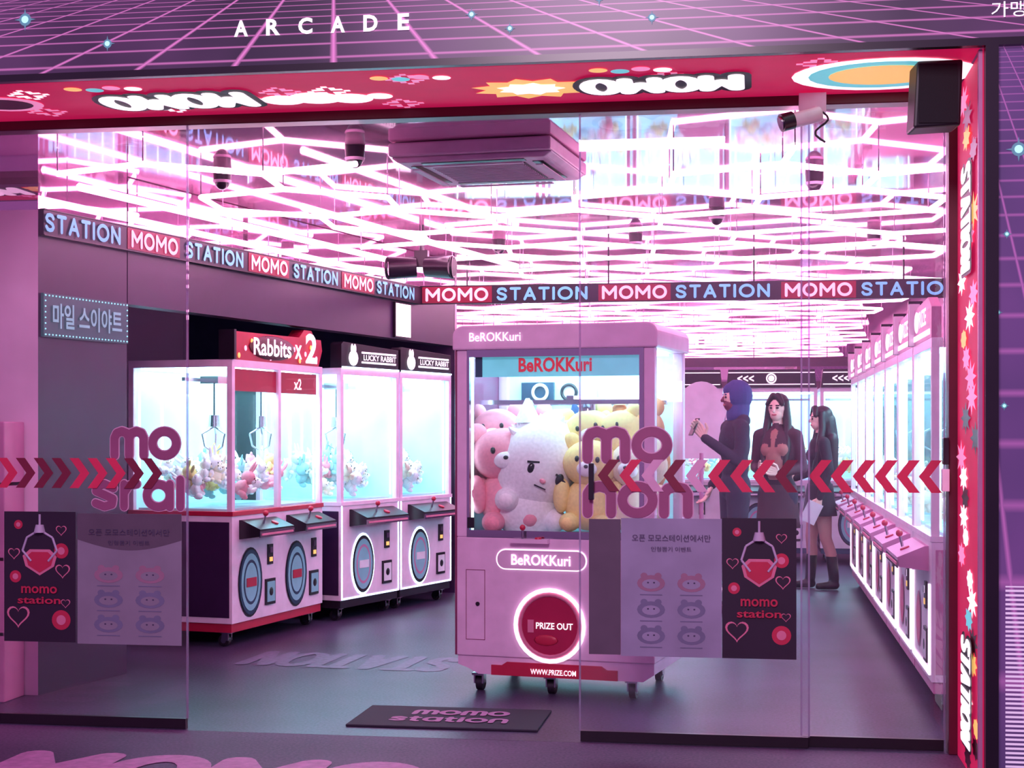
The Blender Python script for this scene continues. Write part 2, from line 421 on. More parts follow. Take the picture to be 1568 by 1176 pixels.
fs = empty('fascia_sign')
for i, ch in enumerate('ARCADE'):
    xx = -2.165+i*0.142
    obj('letter_'+ch.lower(), text_mesh(ch, 0.062 if ch != 'E' else 0.05, 0.07, M_txtw, FRONT(xx, 6.345, 3.17), bold=0.035), fs)
obj('korean_lettering', text_mesh('가맹문의', 0.27, 0.062, M_txtw, FRONT(1.065, 6.345, 3.12), bold=0.0), fs)
mb = MB()
M_star = mat('star_glow_cyan', (170, 240, 245), 0.5, emis=0.9, ecol=(160, 235, 240), var=0)
M_star2 = mat('star_halo_cyan', (90, 130, 150), 0.5, emis=0.35, ecol=(110, 170, 190), var=0)
def star(x, z, s, y=6.346):
    pts = []
    for i in range(8):
        a_ = math.pi/4*i; r = s*(1 if i % 2 == 0 else 0.22)
        pts.append((x+r*math.cos(a_), z+r*math.sin(a_)))
    mb.add([(p[0], y, p[1]) for p in pts], [tuple(range(8))], M_star2)
    mb.add([(x+p[0]*s*0.55, y+0.0015, z+p[1]*s*0.55) for p in ci(1.0)], [tuple(range(24))], M_star2)
    mb.add([(x+p[0]*s*0.32, y-0.0015, z+p[1]*s*0.32) for p in ci(1.0)], [tuple(range(24))], M_star)
for x, z, s in ((-3.15, 3.25, .05), (-2.77, 3.13, .035), (-2.51, 3.35, .04), (-1.165, 3.19, .028), (-1.003, 3.125, .025), (-.413, 3.146, .03), (-.63, 3.25, .05), (1.035, 2.565, .05), (.955, 1.92, .02), (.99, 2.23, .02), (.98, 1.55, .02)):
    star(x, z, s)
obj('fascia_stars', mb.mesh('fascia_stars'))

# ------------------------------------------------------------------ sliding doors / windows
M_rail = mat('door_rail_black', (34, 20, 34), 0.3)
M_chR = mat('chevron_red', (206, 40, 84), 0.5, emis=0.12)
M_chD = mat('chevron_maroon', (128, 28, 62), 0.5)
M_dec = mat('decal_mauve', (156, 80, 124), 0.5)
M_decw = mat('decal_outline', (228, 172, 208), 0.5)
def door(name, x0, x1, y):
    e = empty(name, (0, 0, 0))
    mb = MB(); mb.quad((x0, y, 0.05), (x1, y, 0.05), (x1, y, 2.93), (x0, y, 2.93), M_glassd); obj('glass', mb.mesh('glass'), e)
    mb = MB()
    mb.box(x0, x1, y-0.015, y+0.015, 0.002, 0.05, M_rail)
    edge = glass('glass_edge', (0.7, 0.6, 0.75), 0.15, 0.25, (0.9, 0.7, 0.9))
    mb.box(x0-0.008, x0, y-0.006, y+0.006, 0.05, 2.93, edge); mb.box(x1, x1+0.008, y-0.006, y+0.006, 0.05, 2.93, edge)
    obj('rail', mb.mesh('rail'), e)
    return e
d1 = door('door_1', -3.86, -2.73, 7.19)
d2 = door('door_2', -0.80, 0.245, 7.19)
w1 = door('window_1', -5.18, -3.78, 7.228)
w2 = door('window_2', 0.22, 0.85, 7.228)
def chev(e, x0, x1, step, dirn, y, pat):
    mb = MB(); x = x0; i = 0
    h = 0.074; w = 0.048
    while x < x1:
        s = dirn
        pts = [(0, -h), (w, -h), (w+h*0.75, 0), (w, h), (0, h), (h*0.75, 0)]
        if s < 0: pts = [(w+h*0.75-p[0], p[1]) for p in reversed(pts)]
        mb.add([(x+p[0], y, 1.243+p[1]) for p in pts], [(0,1,2,5), (5,2,3,4)] if s > 0 else [(0,3,4,5)[::1], (0,1,2,3)], pat[i % len(pat)])
        x += step; i += 1
    obj('chevrons', mb.mesh('chev'), e)
chev(w1, -5.1, -3.95, 0.125, 1, 7.215, [M_chR, M_chD])
chev(d1, -3.80, -2.87, 0.094, 1, 7.178, [M_chR, M_chR, M_chD, M_chD, M_chD, M_chR])
chev(d2, -0.72, 0.13, 0.102, -1, 7.178, [M_chD, M_chR, M_decw, M_chD, M_decw, M_chR, M_chR, M_chR])
chev(w2, 0.25, 0.76, 0.098, -1, 7.217, [M_chR, M_chR])
def decal(e, s, x0, x1, z0, z1):
    M0 = FRONT((x0+x1)/2, 7.188, (z0+z1)/2)
    obj('logo_outline', stroke_mesh(s, x1-x0, z1-z0, M_decw, M0, .26, 0.0, .14, .005), e)
    obj('logo', stroke_mesh(s, x1-x0, z1-z0, M_dec, M0, .26, 0.004, .14), e)
decal(d1, 'mo', -3.12, -2.76, 1.31, 1.47)
decal(d1, 'sral', -3.22, -2.74, 1.06, 1.21)
decal(d2, 'mo', -0.79, -0.375, 1.30, 1.47)
decal(d2, 'non', -0.79, -0.28, 1.045, 1.215)
mb = MB(); mb.box(-0.76, -0.735, 7.15, 7.176, 1.13, 1.30, M_black); mb.box(0.83, 0.862, 7.10, 7.15, 1.18, 1.28, M_pinkw)
mb.box(0.835, 0.86, 7.10, 7.15, 1.3, 1.42, M_black); obj('door_handle', mb.mesh('door_handle'), bevel=0.003)

# posters
M_pw = mat('poster_paper', (190, 170, 204), 0.6, var=0.1, scale=5)
M_pg = mat('poster_grey', (140, 126, 148), 0.6, var=0.1, scale=5)
M_pg2 = mat('poster_lilac', (154, 144, 176), 0.6, var=0.1, scale=5)
M_pd = mat('poster_dark', (44, 24, 50), 0.5)
M_pk = mat('poster_dim', (96, 78, 98), 0.6)
M_ink = mat('poster_ink', (70, 58, 92), 0.6)
M_inkl = mat('poster_ink_light', (116, 110, 144), 0.6)
M_inkp = mat('poster_ink_pink', (158, 112, 140), 0.6)
M_hot = mat('poster_hot_red', (200, 40, 80), 0.5)
M_hp = mat('poster_heart_pink', (224, 120, 156), 0.5)
def heart(cx, cz, s):
    pts = []
    for i in range(28):
        t = 2*math.pi*i/28
        pts.append((cx+s*16*math.sin(t)**3/17, cz+s*(13*math.cos(t)-5*math.cos(2*t)-2*math.cos(3*t)-math.cos(4*t))/17))
    return pts[::-1]
def poster_dark(x0, x1, z0, z1, y=7.172):
    e = empty('poster')
    mb = MB(); mb.box(x0, x1, y, y+0.003, z0, z1, M_pd); obj('sheet', mb.mesh('s'), e)
    mb = MB(); w = x1-x0; cx = (x0+x1)/2; yy = y-0.001
    def fl(pts, m, dy=0): mb.add([(p[0], yy-dy, p[1]) for p in pts], [tuple(range(len(pts)))], m)
    H = z1-z0
    for ax, az, bx, bz in ((0, .98, 0, .86), (0, .86, -.18, .8), (0, .86, .18, .8), (-.18, .8, -.24, .7), (.18, .8, .24, .7), (-.24, .7, -.12, .62), (.24, .7, .12, .62)):
        mb.tube((cx+ax*w, yy, z0+az*H), .006, (cx+bx*w, yy, z0+bz*H), .006, M_pw, 6)
    mb.tube((cx, yy, z0+.9*H), .02, (cx, yy, z0+.84*H), .03, M_pw, 8)
    gem = [(.24, .66), (.14, .71), (-.14, .71), (-.24, .66), (-.2, .58), (0, .51), (.2, .58)]
    fl([(cx+p[0]*w, z0+p[1]*H) for p in gem][::-1], M_hp); fl([(cx+p[0]*w*.8, z0+(p[1]-.61)*.8*H+.61*H) for p in gem][::-1], M_hot, .001)
    for ax, az, s in ((.3, .86, .08), (.32, .55, .11), (-.36, .68, .09), (-.3, .2, .17), (.36, .3, .07)):
        fl(heart(cx+ax*w, z0+az*H, s*w), M_hp); fl(heart(cx+ax*w, z0+az*H, s*w*.82), M_pd, .001)
    for ax, az, s in ((-.3, .9, .06), (.3, .17, .13), (.3, .7, .1), (-.34, .5, .08)):
        fl([(cx+ax*w+s*w*math.cos(-t*math.pi/12), z0+az*H+s*w*math.sin(-t*math.pi/12)) for t in range(24)][::-1], M_hot)
        fl([(cx+ax*w+s*w*.5*math.cos(-t*math.pi/12), z0+az*H+s*w*.5*math.sin(-t*math.pi/12)) for t in range(24)][::-1], M_hp, .001)
    obj('artwork', mb.mesh('a'), e)
    obj('title', text_mesh('momo', w*.5, .035, M_hot, FRONT(cx, yy-.003, z0+.40*H), .02), e)
    obj('title_2', text_mesh('station', w*.6, .035, M_hot, FRONT(cx, yy-.003, z0+.32*H), .02), e)
def poster_light(x0, x1, z0, z1, m, y=7.172, top=None):
    e = empty('notice_poster')
    mb = MB(); mb.box(x0, x1, y, y+0.003, z0, z1, m); obj('sheet', mb.mesh('s'), e)
    mb = MB(); w = x1-x0; H = z1-z0; yy = y-0.001
    def blob(fx_, fz_, sx, sz, mm, dy=0, n=16):
        mb.add([(x0+fx_*w+sx*w*math.cos(2*math.pi*i/n), yy-dy, z0+fz_*H+sz*H*math.sin(2*math.pi*i/n)) for i in range(n)], [tuple(range(n))], mm)
    if top:
        n = 12
        mb.add([(x1, yy+.0005, z1), (x0, yy+.0005, z1)]+[(x0+w*i/n, yy+.0005, z1-(.2+.08*math.sin(math.pi*i/n))*H) for i in range(n+1)], [tuple(range(n+3))], top)
    for r_ in range(3):
        for c in range(2):
            cx, cz = .3+.4*c, .15+.19*r_
            ic = M_inkp if (r_ == 2) else M_inkl
            blob(cx, cz, .14, .06, ic); blob(cx-.07, cz+.055, .035, .022, ic, .0002); blob(cx+.07, cz+.055, .035, .022, ic, .0002)
            blob(cx, cz-.005, .09, .035, m, .0006); blob(cx-.03, cz+.005, .01, .006, M_ink, .001); blob(cx+.03, cz+.005, .01, .006, M_ink, .001)
            mb.box(x0+(cx-.11)*w, x0+(cx+.11)*w, yy-.001, yy, z0+(cz-.085)*H, z0+(cz-.079)*H, M_inkl)
    obj('artwork', mb.mesh('a'), e)
    obj('headline', text_mesh('오픈 모모스테이션에서만', w*.78, .032, M_ink, FRONT((x0+x1)/2, yy-.002, z0+.86*H), .0), e)
    obj('subline', text_mesh('인형뽑기 이벤트', w*.4, .022, M_ink, FRONT((x0+x1)/2, yy-.002, z0+.78*H), .0), e)
poster_dark(-3.67, -3.295, .41, 1.052)
poster_light(-3.285, -2.75, .405, 1.045, M_pg, top=M_pk)
mb = MB(); mb.box(-.76, -.612, 7.172, 7.175, .41, 1.04, M_pk); obj('backing_sheet', mb.mesh('backing_sheet'))
poster_light(-.61, -.146, .405, 1.045, M_pg2)
poster_dark(-.144, .192, .405, 1.05)

# ------------------------------------------------------------------ LED text bands
M_bdark = mat('band_navy', (26, 18, 44), 0.4)
M_bred = mat('band_red', (130, 20, 52), 0.4, emis=0.25, ecol=(150, 22, 52))
def band(name, origin, dirv, length, z0, z1, start, segs):
    e = empty(name); d = Vector(dirv); n = Vector((d.y, -d.x, 0)); o = Vector(origin)
    mb = MB()
    def bx(s0, s1, t0, t1, a, b, m):
        Mx = Matrix(((d.x, -n.x, 0, o.x), (d.y, -n.y, 0, o.y), (0, 0, 1, 0), (0, 0, 0, 1)))
        mb.box(s0, s1, t0, t1, a, b, m, Mx)
    bx(0, length, -0.03, 0.0, z0, z1, M_bdark)
    for k, s0, s1 in segs:
        if k == 'M': bx(s0-.03, s1+.03, -.034, -.03, z0+.004, z1-.004, M_bred)
    bx(0, length, -.036, 0, z1, z1+.006, M_black); bx(0, length, -.036, 0, z0-.006, z0, M_black)
    obj('housing', mb.mesh('h'), e)
    for k, s0, s1 in segs:
        c = o+d*((s0+s1)/2)+n*.036; zz = (z0+z1)/2
        obj('lettering', stroke_mesh('MOMO' if k == 'M' else 'STATION', s1-s0, (z1-z0)*.78, M_txtpink if k == 'M' else M_txtcyan,
             frame(d, (0, 0, 1), (c.x, c.y, zz)), .2, .003, .22), e)
    return e
segs = [('S', .0, .69), ('M', .80, 1.29), ('S', 1.38, 2.07), ('M', 2.18, 2.67), ('S', 2.76, 3.43), ('M', 3.54, 4.03), ('S', 4.10, 4.80)]
o1 = wp(7.975, .004)
band('led_sign_band', o1, wd, 5.0, 2.53, 2.665, 0, segs)
bs = []
s = 0.05
for i in range(4):
    bs += [('M', s, s+.54), ('S', s+.61, s+1.38)]; s += 1.50
eb = band('led_sign_band', (-2.80, 12.86, 0), (1, 0, 0), 4.68, 2.53, 2.675, 0, bs[:6]+[])
mb = MB()
for x in (-2.4, -1.2, 0, 1.2): mb.tube((x, 12.87, 2.68), .008, (x, 12.87, 2.97), .008, M_black, 6)
obj('hanger_rods', mb.mesh('hr'), eb)

# ------------------------------------------------------------------ honeycomb LED tubes under the mirror ceiling
mb = MB()
def lt(p, q, r=.016): mb.tube(p, r, q, r, M_tube, 7, caps=False)
TZ = 2.83
ha = .58
ang = math.radians(9); ca, sa = math.cos(ang), math.sin(ang)
def inside(x, y):
    if not (7.4 < y < 19.3 and x < 1.8): return False
    return x > (wl(y)+.1 if y < 13.9 else -5.0)
nodes = {}
for i in range(-6, 24):
    for j in range(-18, 24):
        gx = j*ha*.95; gy = i*1.45*ha+(ha*.27 if (i+j) % 2 == 0 else -ha*.27)
        x = -1.5+gx*ca-gy*sa*.6; y = 8.0+gy*ca+gx*sa
        nodes[(i, j)] = (x, y, TZ)
AC = (-1.42, 8.32)
def seg(p, q):
    if not (inside(p[0], p[1]) and inside(q[0], q[1])): return
    for t in (0, .25, .5, .75, 1):
        mx, my = p[0]+(q[0]-p[0])*t, p[1]+(q[1]-p[1])*t
        if abs(mx-AC[0]) < .5 and abs(my-AC[1]) < .5: return
    lt(p, q)
    mb.tube(p, .004, (p[0], p[1], 2.966), .004, M_chrome, 5, caps=False)
for (i, j), p in nodes.items():
    if (i, j+1) in nodes: seg(p, nodes[(i, j+1)])
    if (i+j) % 2 == 0 and (i+1, j) in nodes: seg(p, nodes[(i+1, j)])
for off, z, yb, ye in ((.25, 2.78, 8.0, 13.0), (.95, 2.80, 9.2, 12.7)):
    p, q = wp(yb, off, z), wp(ye, off, z); lt(p, q, .022)
obj('led_tube_lights', mb.mesh('led_tube_lights'))

# ------------------------------------------------------------------ plush toys
PL = [mat('plush_white', (246, 242, 246), .9, bump=.3, scale=60), mat('plush_pink', (244, 158, 176), .9, bump=.3, scale=60),
      mat('plush_yellow', (245, 222, 150), .9, bump=.3, scale=60), mat('plush_cream', (244, 232, 208), .9, bump=.3, scale=60),
      mat('plush_aqua', (160, 215, 220), .9, bump=.3, scale=60), mat('plush_navy', (40, 60, 110), .9, bump=.3, scale=60),
      mat('plush_orange', (225, 140, 90), .9, bump=.3, scale=60), mat('plush_green', (150, 200, 130), .9, bump=.3, scale=60)]
M_eye = mat('plush_eye', (15, 12, 20), .2)
def plush(mb, c, s, m, kind='bear', yaw=0., tilt=0., roll=0., seg=10, rings=7):
    M = Matrix.Translation(c) @ Matrix.Rotation(yaw, 4, 'Z') @ Matrix.Rotation(tilt, 4, 'X') @ Matrix.Rotation(roll, 4, 'Y') @ Matrix.Scale(s, 4)
    E = lambda c_, r_, m_=m, sg=seg, rg=rings: mb.ell(c_, r_, m_, sg, rg, M)
    E((0, 0, .33), (.32, .28, .34)); E((0, -.04, .84), (.36, .31, .30))
    for sx in (-1, 1):
        E((sx*.34, -.1, .42), (.11, .13, .22)); E((sx*.2, -.24, .1), (.13, .2, .12))
        if kind == 'bear': E((sx*.27, 0, 1.1), (.12, .07, .12))
        elif kind == 'bunny': E((sx*.15, .02, 1.3), (.09, .06, .3))
        else: mb.tube((sx*.22, 0, 1.02), .13, (sx*.3, 0, 1.26), .01, m, 8, M=M)
        E((sx*.13, -.33, .9), (.03, .02, .04), M_eye, 6, 4)
    E((0, -.32, .78), (.13, .08, .1), PL[0] if m is not PL[0] else PL[3]); E((0, -.4, .81), (.03, .02, .025), M_eye, 6, 4)

def plush_pile(w, d, z, n, s0, seed, pal, seg=9, rings=6):
    rnd = random.Random(seed); mb = MB()
    for i in range(n):
        lay = i/n
        x = rnd.uniform(-w/2+.1, w/2-.1); y = rnd.uniform(.12, d-.14)
        zz = z+lay*.15+.02+.10*(y/d)
        plush(mb, (x, y, zz), s0*rnd.uniform(.8, 1.2), PL[rnd.choice(pal)], rnd.choice(('bear', 'bunny', 'cat')), rnd.uniform(-1.2, 1.2), rnd.uniform(-.9, .5), rnd.uniform(-.9, .9), seg, rings)
    return mb

# ------------------------------------------------------------------ claw machines
def casters(mb, xs, ys):
    for x in xs:
        for y in ys:
            mb.tube((x-.018, y+.02, .04), .04, (x+.018, y+.02, .04), .04, M_black, 16)
            mb.tube((x-.02, y+.02, .04), .02, (x+.02, y+.02, .04), .02, M_chrome, 10)
            mb.box(x-.028, x-.02, y-.02, y+.03, .04, .09, M_chrome); mb.box(x+.02, x+.028, y-.02, y+.03, .04, .09, M_chrome)
            mb.box(x-.035, x+.035, y-.035, y+.035, .088, .102, M_chrome)

def claw(mb, x, y, ztop, zc):
    mb.tube((x, y, ztop), .006, (x, y, zc), .006, M_black, 6)
    mb.box(x-.07, x+.07, y-.07, y+.07, ztop-.05, ztop, M_chrome)
    mb.tube((x, y, zc+.08), .035, (x, y, zc), .04, M_chrome, 12)
    for k in range(3):
        a = 2*math.pi*k/3+.4
        p = Vector((x, y, zc)); o_ = Vector((math.cos(a), math.sin(a), 0))
        p1 = p+o_*.09+Vector((0, 0, -.05)); p2 = p+o_*.07+Vector((0, 0, -.14)); p3 = p+o_*.02+Vector((0, 0, -.17))
        mb.tube(p, .007, p1, .007, M_chrome, 6); mb.tube(p1, .007, p2, .007, M_chrome, 6); mb.tube(p2, .007, p3, .004, M_chrome, 6)

M_ringf = mat('ring_face_pale', (140, 196, 208), .4)
def machine_parts(w, d, units=1, body=M_pinkw, side=M_dark, trim=M_red, style='left', seed=1, pal=(0, 0, 0, 3, 3, 2, 0, 4, 1), n=34, ht=1.88):
    parts = []
    gz = .88
    mb = MB()
    mb.box(-w/2, w/2, 0, d, .16, gz, body)
    mb.box(-w/2-.004, -w/2, .02, d-.02, .2, gz-.04, side); mb.box(w/2, w/2+.004, .02, d-.02, .2, gz-.04, side)
    mb.box(-w/2+.01, w/2-.01, .01, d-.01, .1, .16, trim)
    mb.box(-w/2-.006, w/2+.006, -.008, d, gz, gz+.03, trim if style == 'left' else body)
    for sx in (-1, 1):
        for yy in (0, d-.04): mb.box(sx*(w/2-.02)-.02, sx*(w/2-.02)+.02, yy, yy+.04, gz+.03, ht, body)
    if units == 2: mb.box(-.02, .02, 0, .04, gz+.03, ht, body)
    mb.box(-w/2, w/2, 0, d, ht, ht+.05, body)
    parts.append(('cabinet', mb.mesh('cabinet'), .008))
    mb = MB()
    casters(mb, (-w/2+.08, w/2-.08), (.08, d-.1))
    mb.box(-w/2+.04, w/2-.04, d-.02, d-.012, gz+.03, ht, M_cyanpanel)
    if style == 'twin': mb.box(w/2-.03, w/2-.022, .05, d-.03, gz+.03, ht, M_cyanpanel)  # glowing side panel, added to lift the dark cabinet interior
    mb.box(-w/2+.05, w/2-.05, .06, d-.05, gz+.03, gz+.045, M_deck)
    mb.box(-w/2+.06, w/2-.06, .06, d-.06, ht-.012, ht-.002, M_cyanlight)
    for sx in (-1, 1): mb.box(sx*(w/2-.05)-.006, sx*(w/2-.05)+.006, .045, .055, gz+.06, ht-.03, M_cyanled)
    mb.box(-w/2+.05, w/2-.05, d*.5-.012, d*.5+.012, ht-.09, ht-.065, M_chrome)
    for k in range(5): mb.box(-w/2+.1+k*(w-.2)/4-.006, -w/2+.1+k*(w-.2)/4+.006, d-.03, d-.02, gz+.2, ht-.15, M_cyanled)
    uw = w/units
    for k in range(units):
        cx = -w/2+uw*(k+.5)
        claw(mb, cx+.05, d*.45, ht-.05, 1.48)
        con = M_black if style != 'right' else M_pink
        pts = [(0, 0), (-.15, .02), (-.16, .07), (-.02, .13), (0, .13)]
        x0, x1 = cx-uw*.36, cx+uw*.36
        vs = [(x0, p[0], .72+p[1]) for p in pts]+[(x1, p[0], .72+p[1]) for p in pts]
        mb.add(vs, [(0,1,2,3,4), (9,8,7,6,5)]+[(i, i+5, (i+1) % 5+5, (i+1) % 5) for i in range(5)], con)
        mb.box(x0+.02, x1-.02, -.166, -.16, .748, .762, M_hp if style != 'back' else M_white)
        mb.tube((cx-.08, -.09, .8), .008, (cx-.08, -.11, .88), .008, M_chrome, 8); mb.ell((cx-.08, -.112, .89), .02, M_red, 10, 6)
        mb.tube((cx+.08, -.09, .8), .028, (cx+.08, -.1, .825), .026, M_red, 14)
        mb.box(x0-.004, x1+.004, -.162, -.155, .735, .775, M_chrome)
        rr = min(.17, uw*.25)
        px = cx-uw*.14
        el = lambda f, g, yy, m_: mb.add([(px+rr*f*math.cos(2*math.pi*i/28), yy, .42+rr*g*math.sin(2*math.pi*i/28)) for i in range(28)], [tuple(range(28))], m_)
        if style == 'right':
            el(.7, .9, -.004, M_pink); el(.62, .8, -.006, M_hp)
        else:
            el(1.0, 1.4, -.004, M_cyanled if style == 'twin' else M_black)
            el(.93, 1.31, -.007, M_navy if style != 'twin' else M_black); el(.8, 1.15, -.009, M_ringf)
            el(.62, .9, -.010, M_pink if style != 'left' else M_navy); el(.52, .78, -.0105, M_ringf)
            mb.box(px-rr*.4, px+rr*.4, -.016, -.012, .39, .45, M_red if style == 'left' else M_white)
        qx = cx+uw*.27
        mb.box(qx-.07, qx+.07, -.012, 0, .24, .42, M_black); mb.box(qx-.055, qx+.055, -.016, -.012, .26, .40, M_white if style != 'left' else M_ringf)
        mb.ell((qx, -.016, .33), (.03, .004, .03), M_black, 12, 6)
        mb.box(qx-.035, qx+.035, -.012, 0, .52, .66, M_black); mb.box(qx-.02, qx+.02, -.018, -.012, .6, .64, M_chrome)
        mb.box(qx-.02, qx+.02, -.016, -.012, .54, .57, M_yel)
    if style == 'right':
        for sx in (-1, 1):
            mb.box(sx*(w/2-.06)-.02, sx*(w/2-.06)+.02, -.01, 0, .2, .66, M_wht)
        mb.box(-w/2+.05, w/2-.05, -.01, 0, .19, .22, M_wht)
    if style == 'twin':
        for sx in (-1, 1): mb.box(sx*(w/2-.012)-.005, sx*(w/2-.012)+.005, -.004, 0, .17, gz, M_cyanled)
        mb.box(-w/2+.01, w/2-.01, -.004, 0, .165, .175, M_cyanled)
    parts.append(('details', mb.mesh('details'), 0))
    mb = MB()
    z0, z1 = gz+.03, ht
    mb.quad((-w/2+.03, .012, z0), (w/2-.03, .012, z0), (w/2-.03, .012, z1), (-w/2+.03, .012, z1), M_glassm)
    mb.quad((-w/2+.012, .03, z0), (-w/2+.012, d-.03, z0), (-w/2+.012, d-.03, z1), (-w/2+.012, .03, z1), M_glassm)
    mb.quad((w/2-.012, .03, z0), (w/2-.012, d-.03, z0), (w/2-.012, d-.03, z1), (w/2-.012, .03, z1), M_glassm)
    parts.append(('glass', mb.mesh('glass'), 0))
    parts.append(('plush_pile', plush_pile(w, d, gz+.045, n, .14, seed, pal).mesh('plush_pile'), 0))
    return parts, ht+.05

def place(name, parts, loc, deg):
    e = empty(name, loc, math.radians(deg))
    for n, me, bv in parts: obj(n, me, e, bevel=bv)
    return e

p1, zt = machine_parts(1.37, .8, 2, seed=3, n=64)
mb = MB()
mb.prism([(-.68, 0), (.62, 0), (.68, .12), (.66, .20), (.56, .20), (.50, .26), (.38, .26), (.3, .20), (-.66, .19), (-.68, .17)], M_red, Matrix.Translation((0, .0, zt)), .1)
mb.box(-.69, -.66, -.02, .1, zt, zt+.2, M_black)
mb.ell((-.12, -.006, zt+.1), (.34, .012, .085), M_dred, 20, 8)
mb.box(-.62, .62, .02, .03, 1.72, 1.87, M_red)
for k in range(14): mb.ell((-.6+k*.09, -.006, zt+.03+.13*((k*7) % 5)/5), (.02, .004, .02), M_txtpink if k % 2 else M_yel, 8, 5)
p1.append(('marquee', mb.mesh('marquee'), .004))
p1.append(('marquee_text', text_mesh('Rabbits', .56, .12, M_txtw, FRONT(-.16, -.026, zt+.1), .02), 0))
p1.append(('marquee_cross', text_mesh('x', .11, .1, M_txtw, FRONT(.23, -.026, zt+.09), .02), 0))
p1.append(('marquee_number', text_mesh('2', .19, .22, M_txtw, FRONT(.44, -.026, zt+.125), .03), 0))
p1.append(('header_text', text_mesh('x2', .12, .08, M_txtw, FRONT(.3, .015, 1.79), .02), 0))
place('claw_machine', p1, (-3.32, 10.565, 0), 80)
p2, zt = machine_parts(.875, .78, 1, style='twin', seed=5, n=44, trim=M_black)
mb = MB()
mb.prism([(-.43, 0), (.43, 0), (.43, .17), (-.40, .2), (-.43, .18)], M_black, Matrix.Translation((0, .0, zt)), .1)
mb.box(-.425, .425, -.012, -.0, zt+.0, zt+.012, M_cyanled)
mb.ell((-.27, -.008, zt+.08), (.07, .01, .06), M_txtw, 14, 8); mb.ell((-.29, -.008, zt+.15), (.018, .008, .04), M_txtw, 8, 6); mb.ell((-.25, -.008, zt+.15), (.018, .008, .04), M_txtw, 8, 6)
mb.box(-.14, .38, -.008, 0, zt+.12, zt+.135, M_txtw); mb.box(-.14, .38, -.008, 0, zt+.045, zt+.06, M_txtw)
p2.append(('marquee', mb.mesh('marquee'), .004))
p2.append(('marquee_text', text_mesh('LUCKY RABBIT', .5, .045, M_txtw, FRONT(.12, -.01, zt+.09), .02), 0))
place('claw_machine', p2, (-2.965, 11.785, 0), 73)
place('claw_machine', p2, (-2.703, 12.642, 0), 73)
M_rbody = mat('right_row_white', (246, 220, 240), .3)
p3, zt = machine_parts(.93, .84, 1, style='right', seed=9, n=36, body=M_rbody, side=M_pink, trim=M_pink, pal=(0, 6, 2, 3, 1, 0))
mb = MB()
mb.prism([(-.46, 0), (.46, 0), (.46, .16), (.3, .22), (-.46, .2)], M_pink, Matrix.Translation((0, .0, zt)), .05)
mb.box(-.46, -.43, -.03, .05, zt, zt+.26, M_black); mb.box(-.40, -.385, -.03, .03, zt, zt+.24, M_white)
mb.box(-.38, .4, -.006, 0, zt+.02, zt+.05, M_wht)
mb.ell((-.2, -.008, zt+.12), (.07, .01, .06), M_wht, 14, 8)
p3.append(('marquee', mb.mesh('marquee'), .004))
p3.append(('marquee_text', text_mesh('PRIZE', .42, .09, M_txtw, FRONT(.12, -.01, zt+.12), .03), 0))
for i in range(7): place('claw_machine', p3, (.90, 8.15+.47+i*.955, 0), -90)
p4, zt = machine_parts(1.0, .8, 1, style='back', seed=12, n=36, body=M_white, side=M_dark, trim=M_navy)
mb = MB()
mb.prism([(-.49, 0), (.49, 0), (.47, .2), (-.47, .2)], M_black, Matrix.Translation((0, -.02, zt)), .3)
mb.box(-.47, .47, -.03, -.02, zt+.03, zt+.04, M_wht); mb.box(-.47, .47, -.03, -.02, zt+.16, zt+.17, M_wht)
mb.torus((0, -.03, zt+.1), .05, .008, M_wht); mb.ell((0, -.03, zt+.1), (.035, .006, .035), M_wht, 12, 6)
p4.append(('marquee', mb.mesh('marquee'), .004))
p4.append(('marquee_text', text_mesh('<<<', .18, .07, M_wht, FRONT(-.28, -.03, zt+.1), .02), 0))
for i in range(5): place('claw_machine', p4, (-2.9+i*1.03, 17.3, 0), 0)

# ------------------------------------------------------------------ big centre machine
M_cb = mat('big_cabinet_mauve', (234, 188, 224), .3)
M_cbd = mat('big_cabinet_edge', (140, 52, 98), .4)
W = 1.13; D = .78
cm = empty('prize_crane_cabinet', ((-1.639-.525)/2, (8.472+8.286)/2, 0), math.atan2(-.165, .986))
mb = MB()
mb.box(-W/2, W/2, 0, D, .20, .86, M_cb)
mb.box(-W/2-.012, -W/2, 0, D, .2, 1.9, M_cbd)
for sx in (-1, 1):
    mb.box(sx*(W/2-.03)-.03, sx*(W/2-.03)+.03, 0, .06, .86, 1.9, M_cb)
    mb.box(sx*(W/2-.03)-.03, sx*(W/2-.03)+.03, D-.06, D, .86, 1.9, M_cb)
obj('cabinet', mb.mesh('cabinet'), cm, bevel=.012)
mb = MB()
def rrect(x0, x1, z0, z1, r, n=6, corners=(1, 1, 1, 1)):
    pts = []
    for (cx, cz, a0), on in zip(((x1-r, z0+r, -90), (x1-r, z1-r, 0), (x0+r, z1-r, 90), (x0+r, z0+r, 180)), corners):
        if on:
            for i in range(n+1):
                a = math.radians(a0+90*i/n); pts.append((cx+r*math.cos(a), cz+r*math.sin(a)))
        else:
            pts.append({-90: (x1, z0), 0: (x1, z1), 90: (x0, z1), 180: (x0, z0)}[a0])
    return pts
mb.prism(rrect(-W/2-.02, W/2+.02, 1.9, 2.035, .06, 6, (0, 1, 1, 0)), M_cb, Matrix.Translation((0, -.02, 0)), D+.04)
obj('canopy', mb.mesh('canopy'), cm, bevel=.01)
mb = MB()
mb.prism([(-.5, .13), (-.44, .10), (.5, .10), (.56, .14), (.56, .20), (-.56, .20), (-.56, .15)], M_cb, Matrix.Translation((0, .01, 0)), D-.02)
mb.prism([(-.36, .10), (.36, .10), (.36, .155), (.3, .155), (.27, .175), (-.27, .175), (-.3, .155), (-.36, .155)], M_red, Matrix.Translation((0, -.004, 0)), .012)
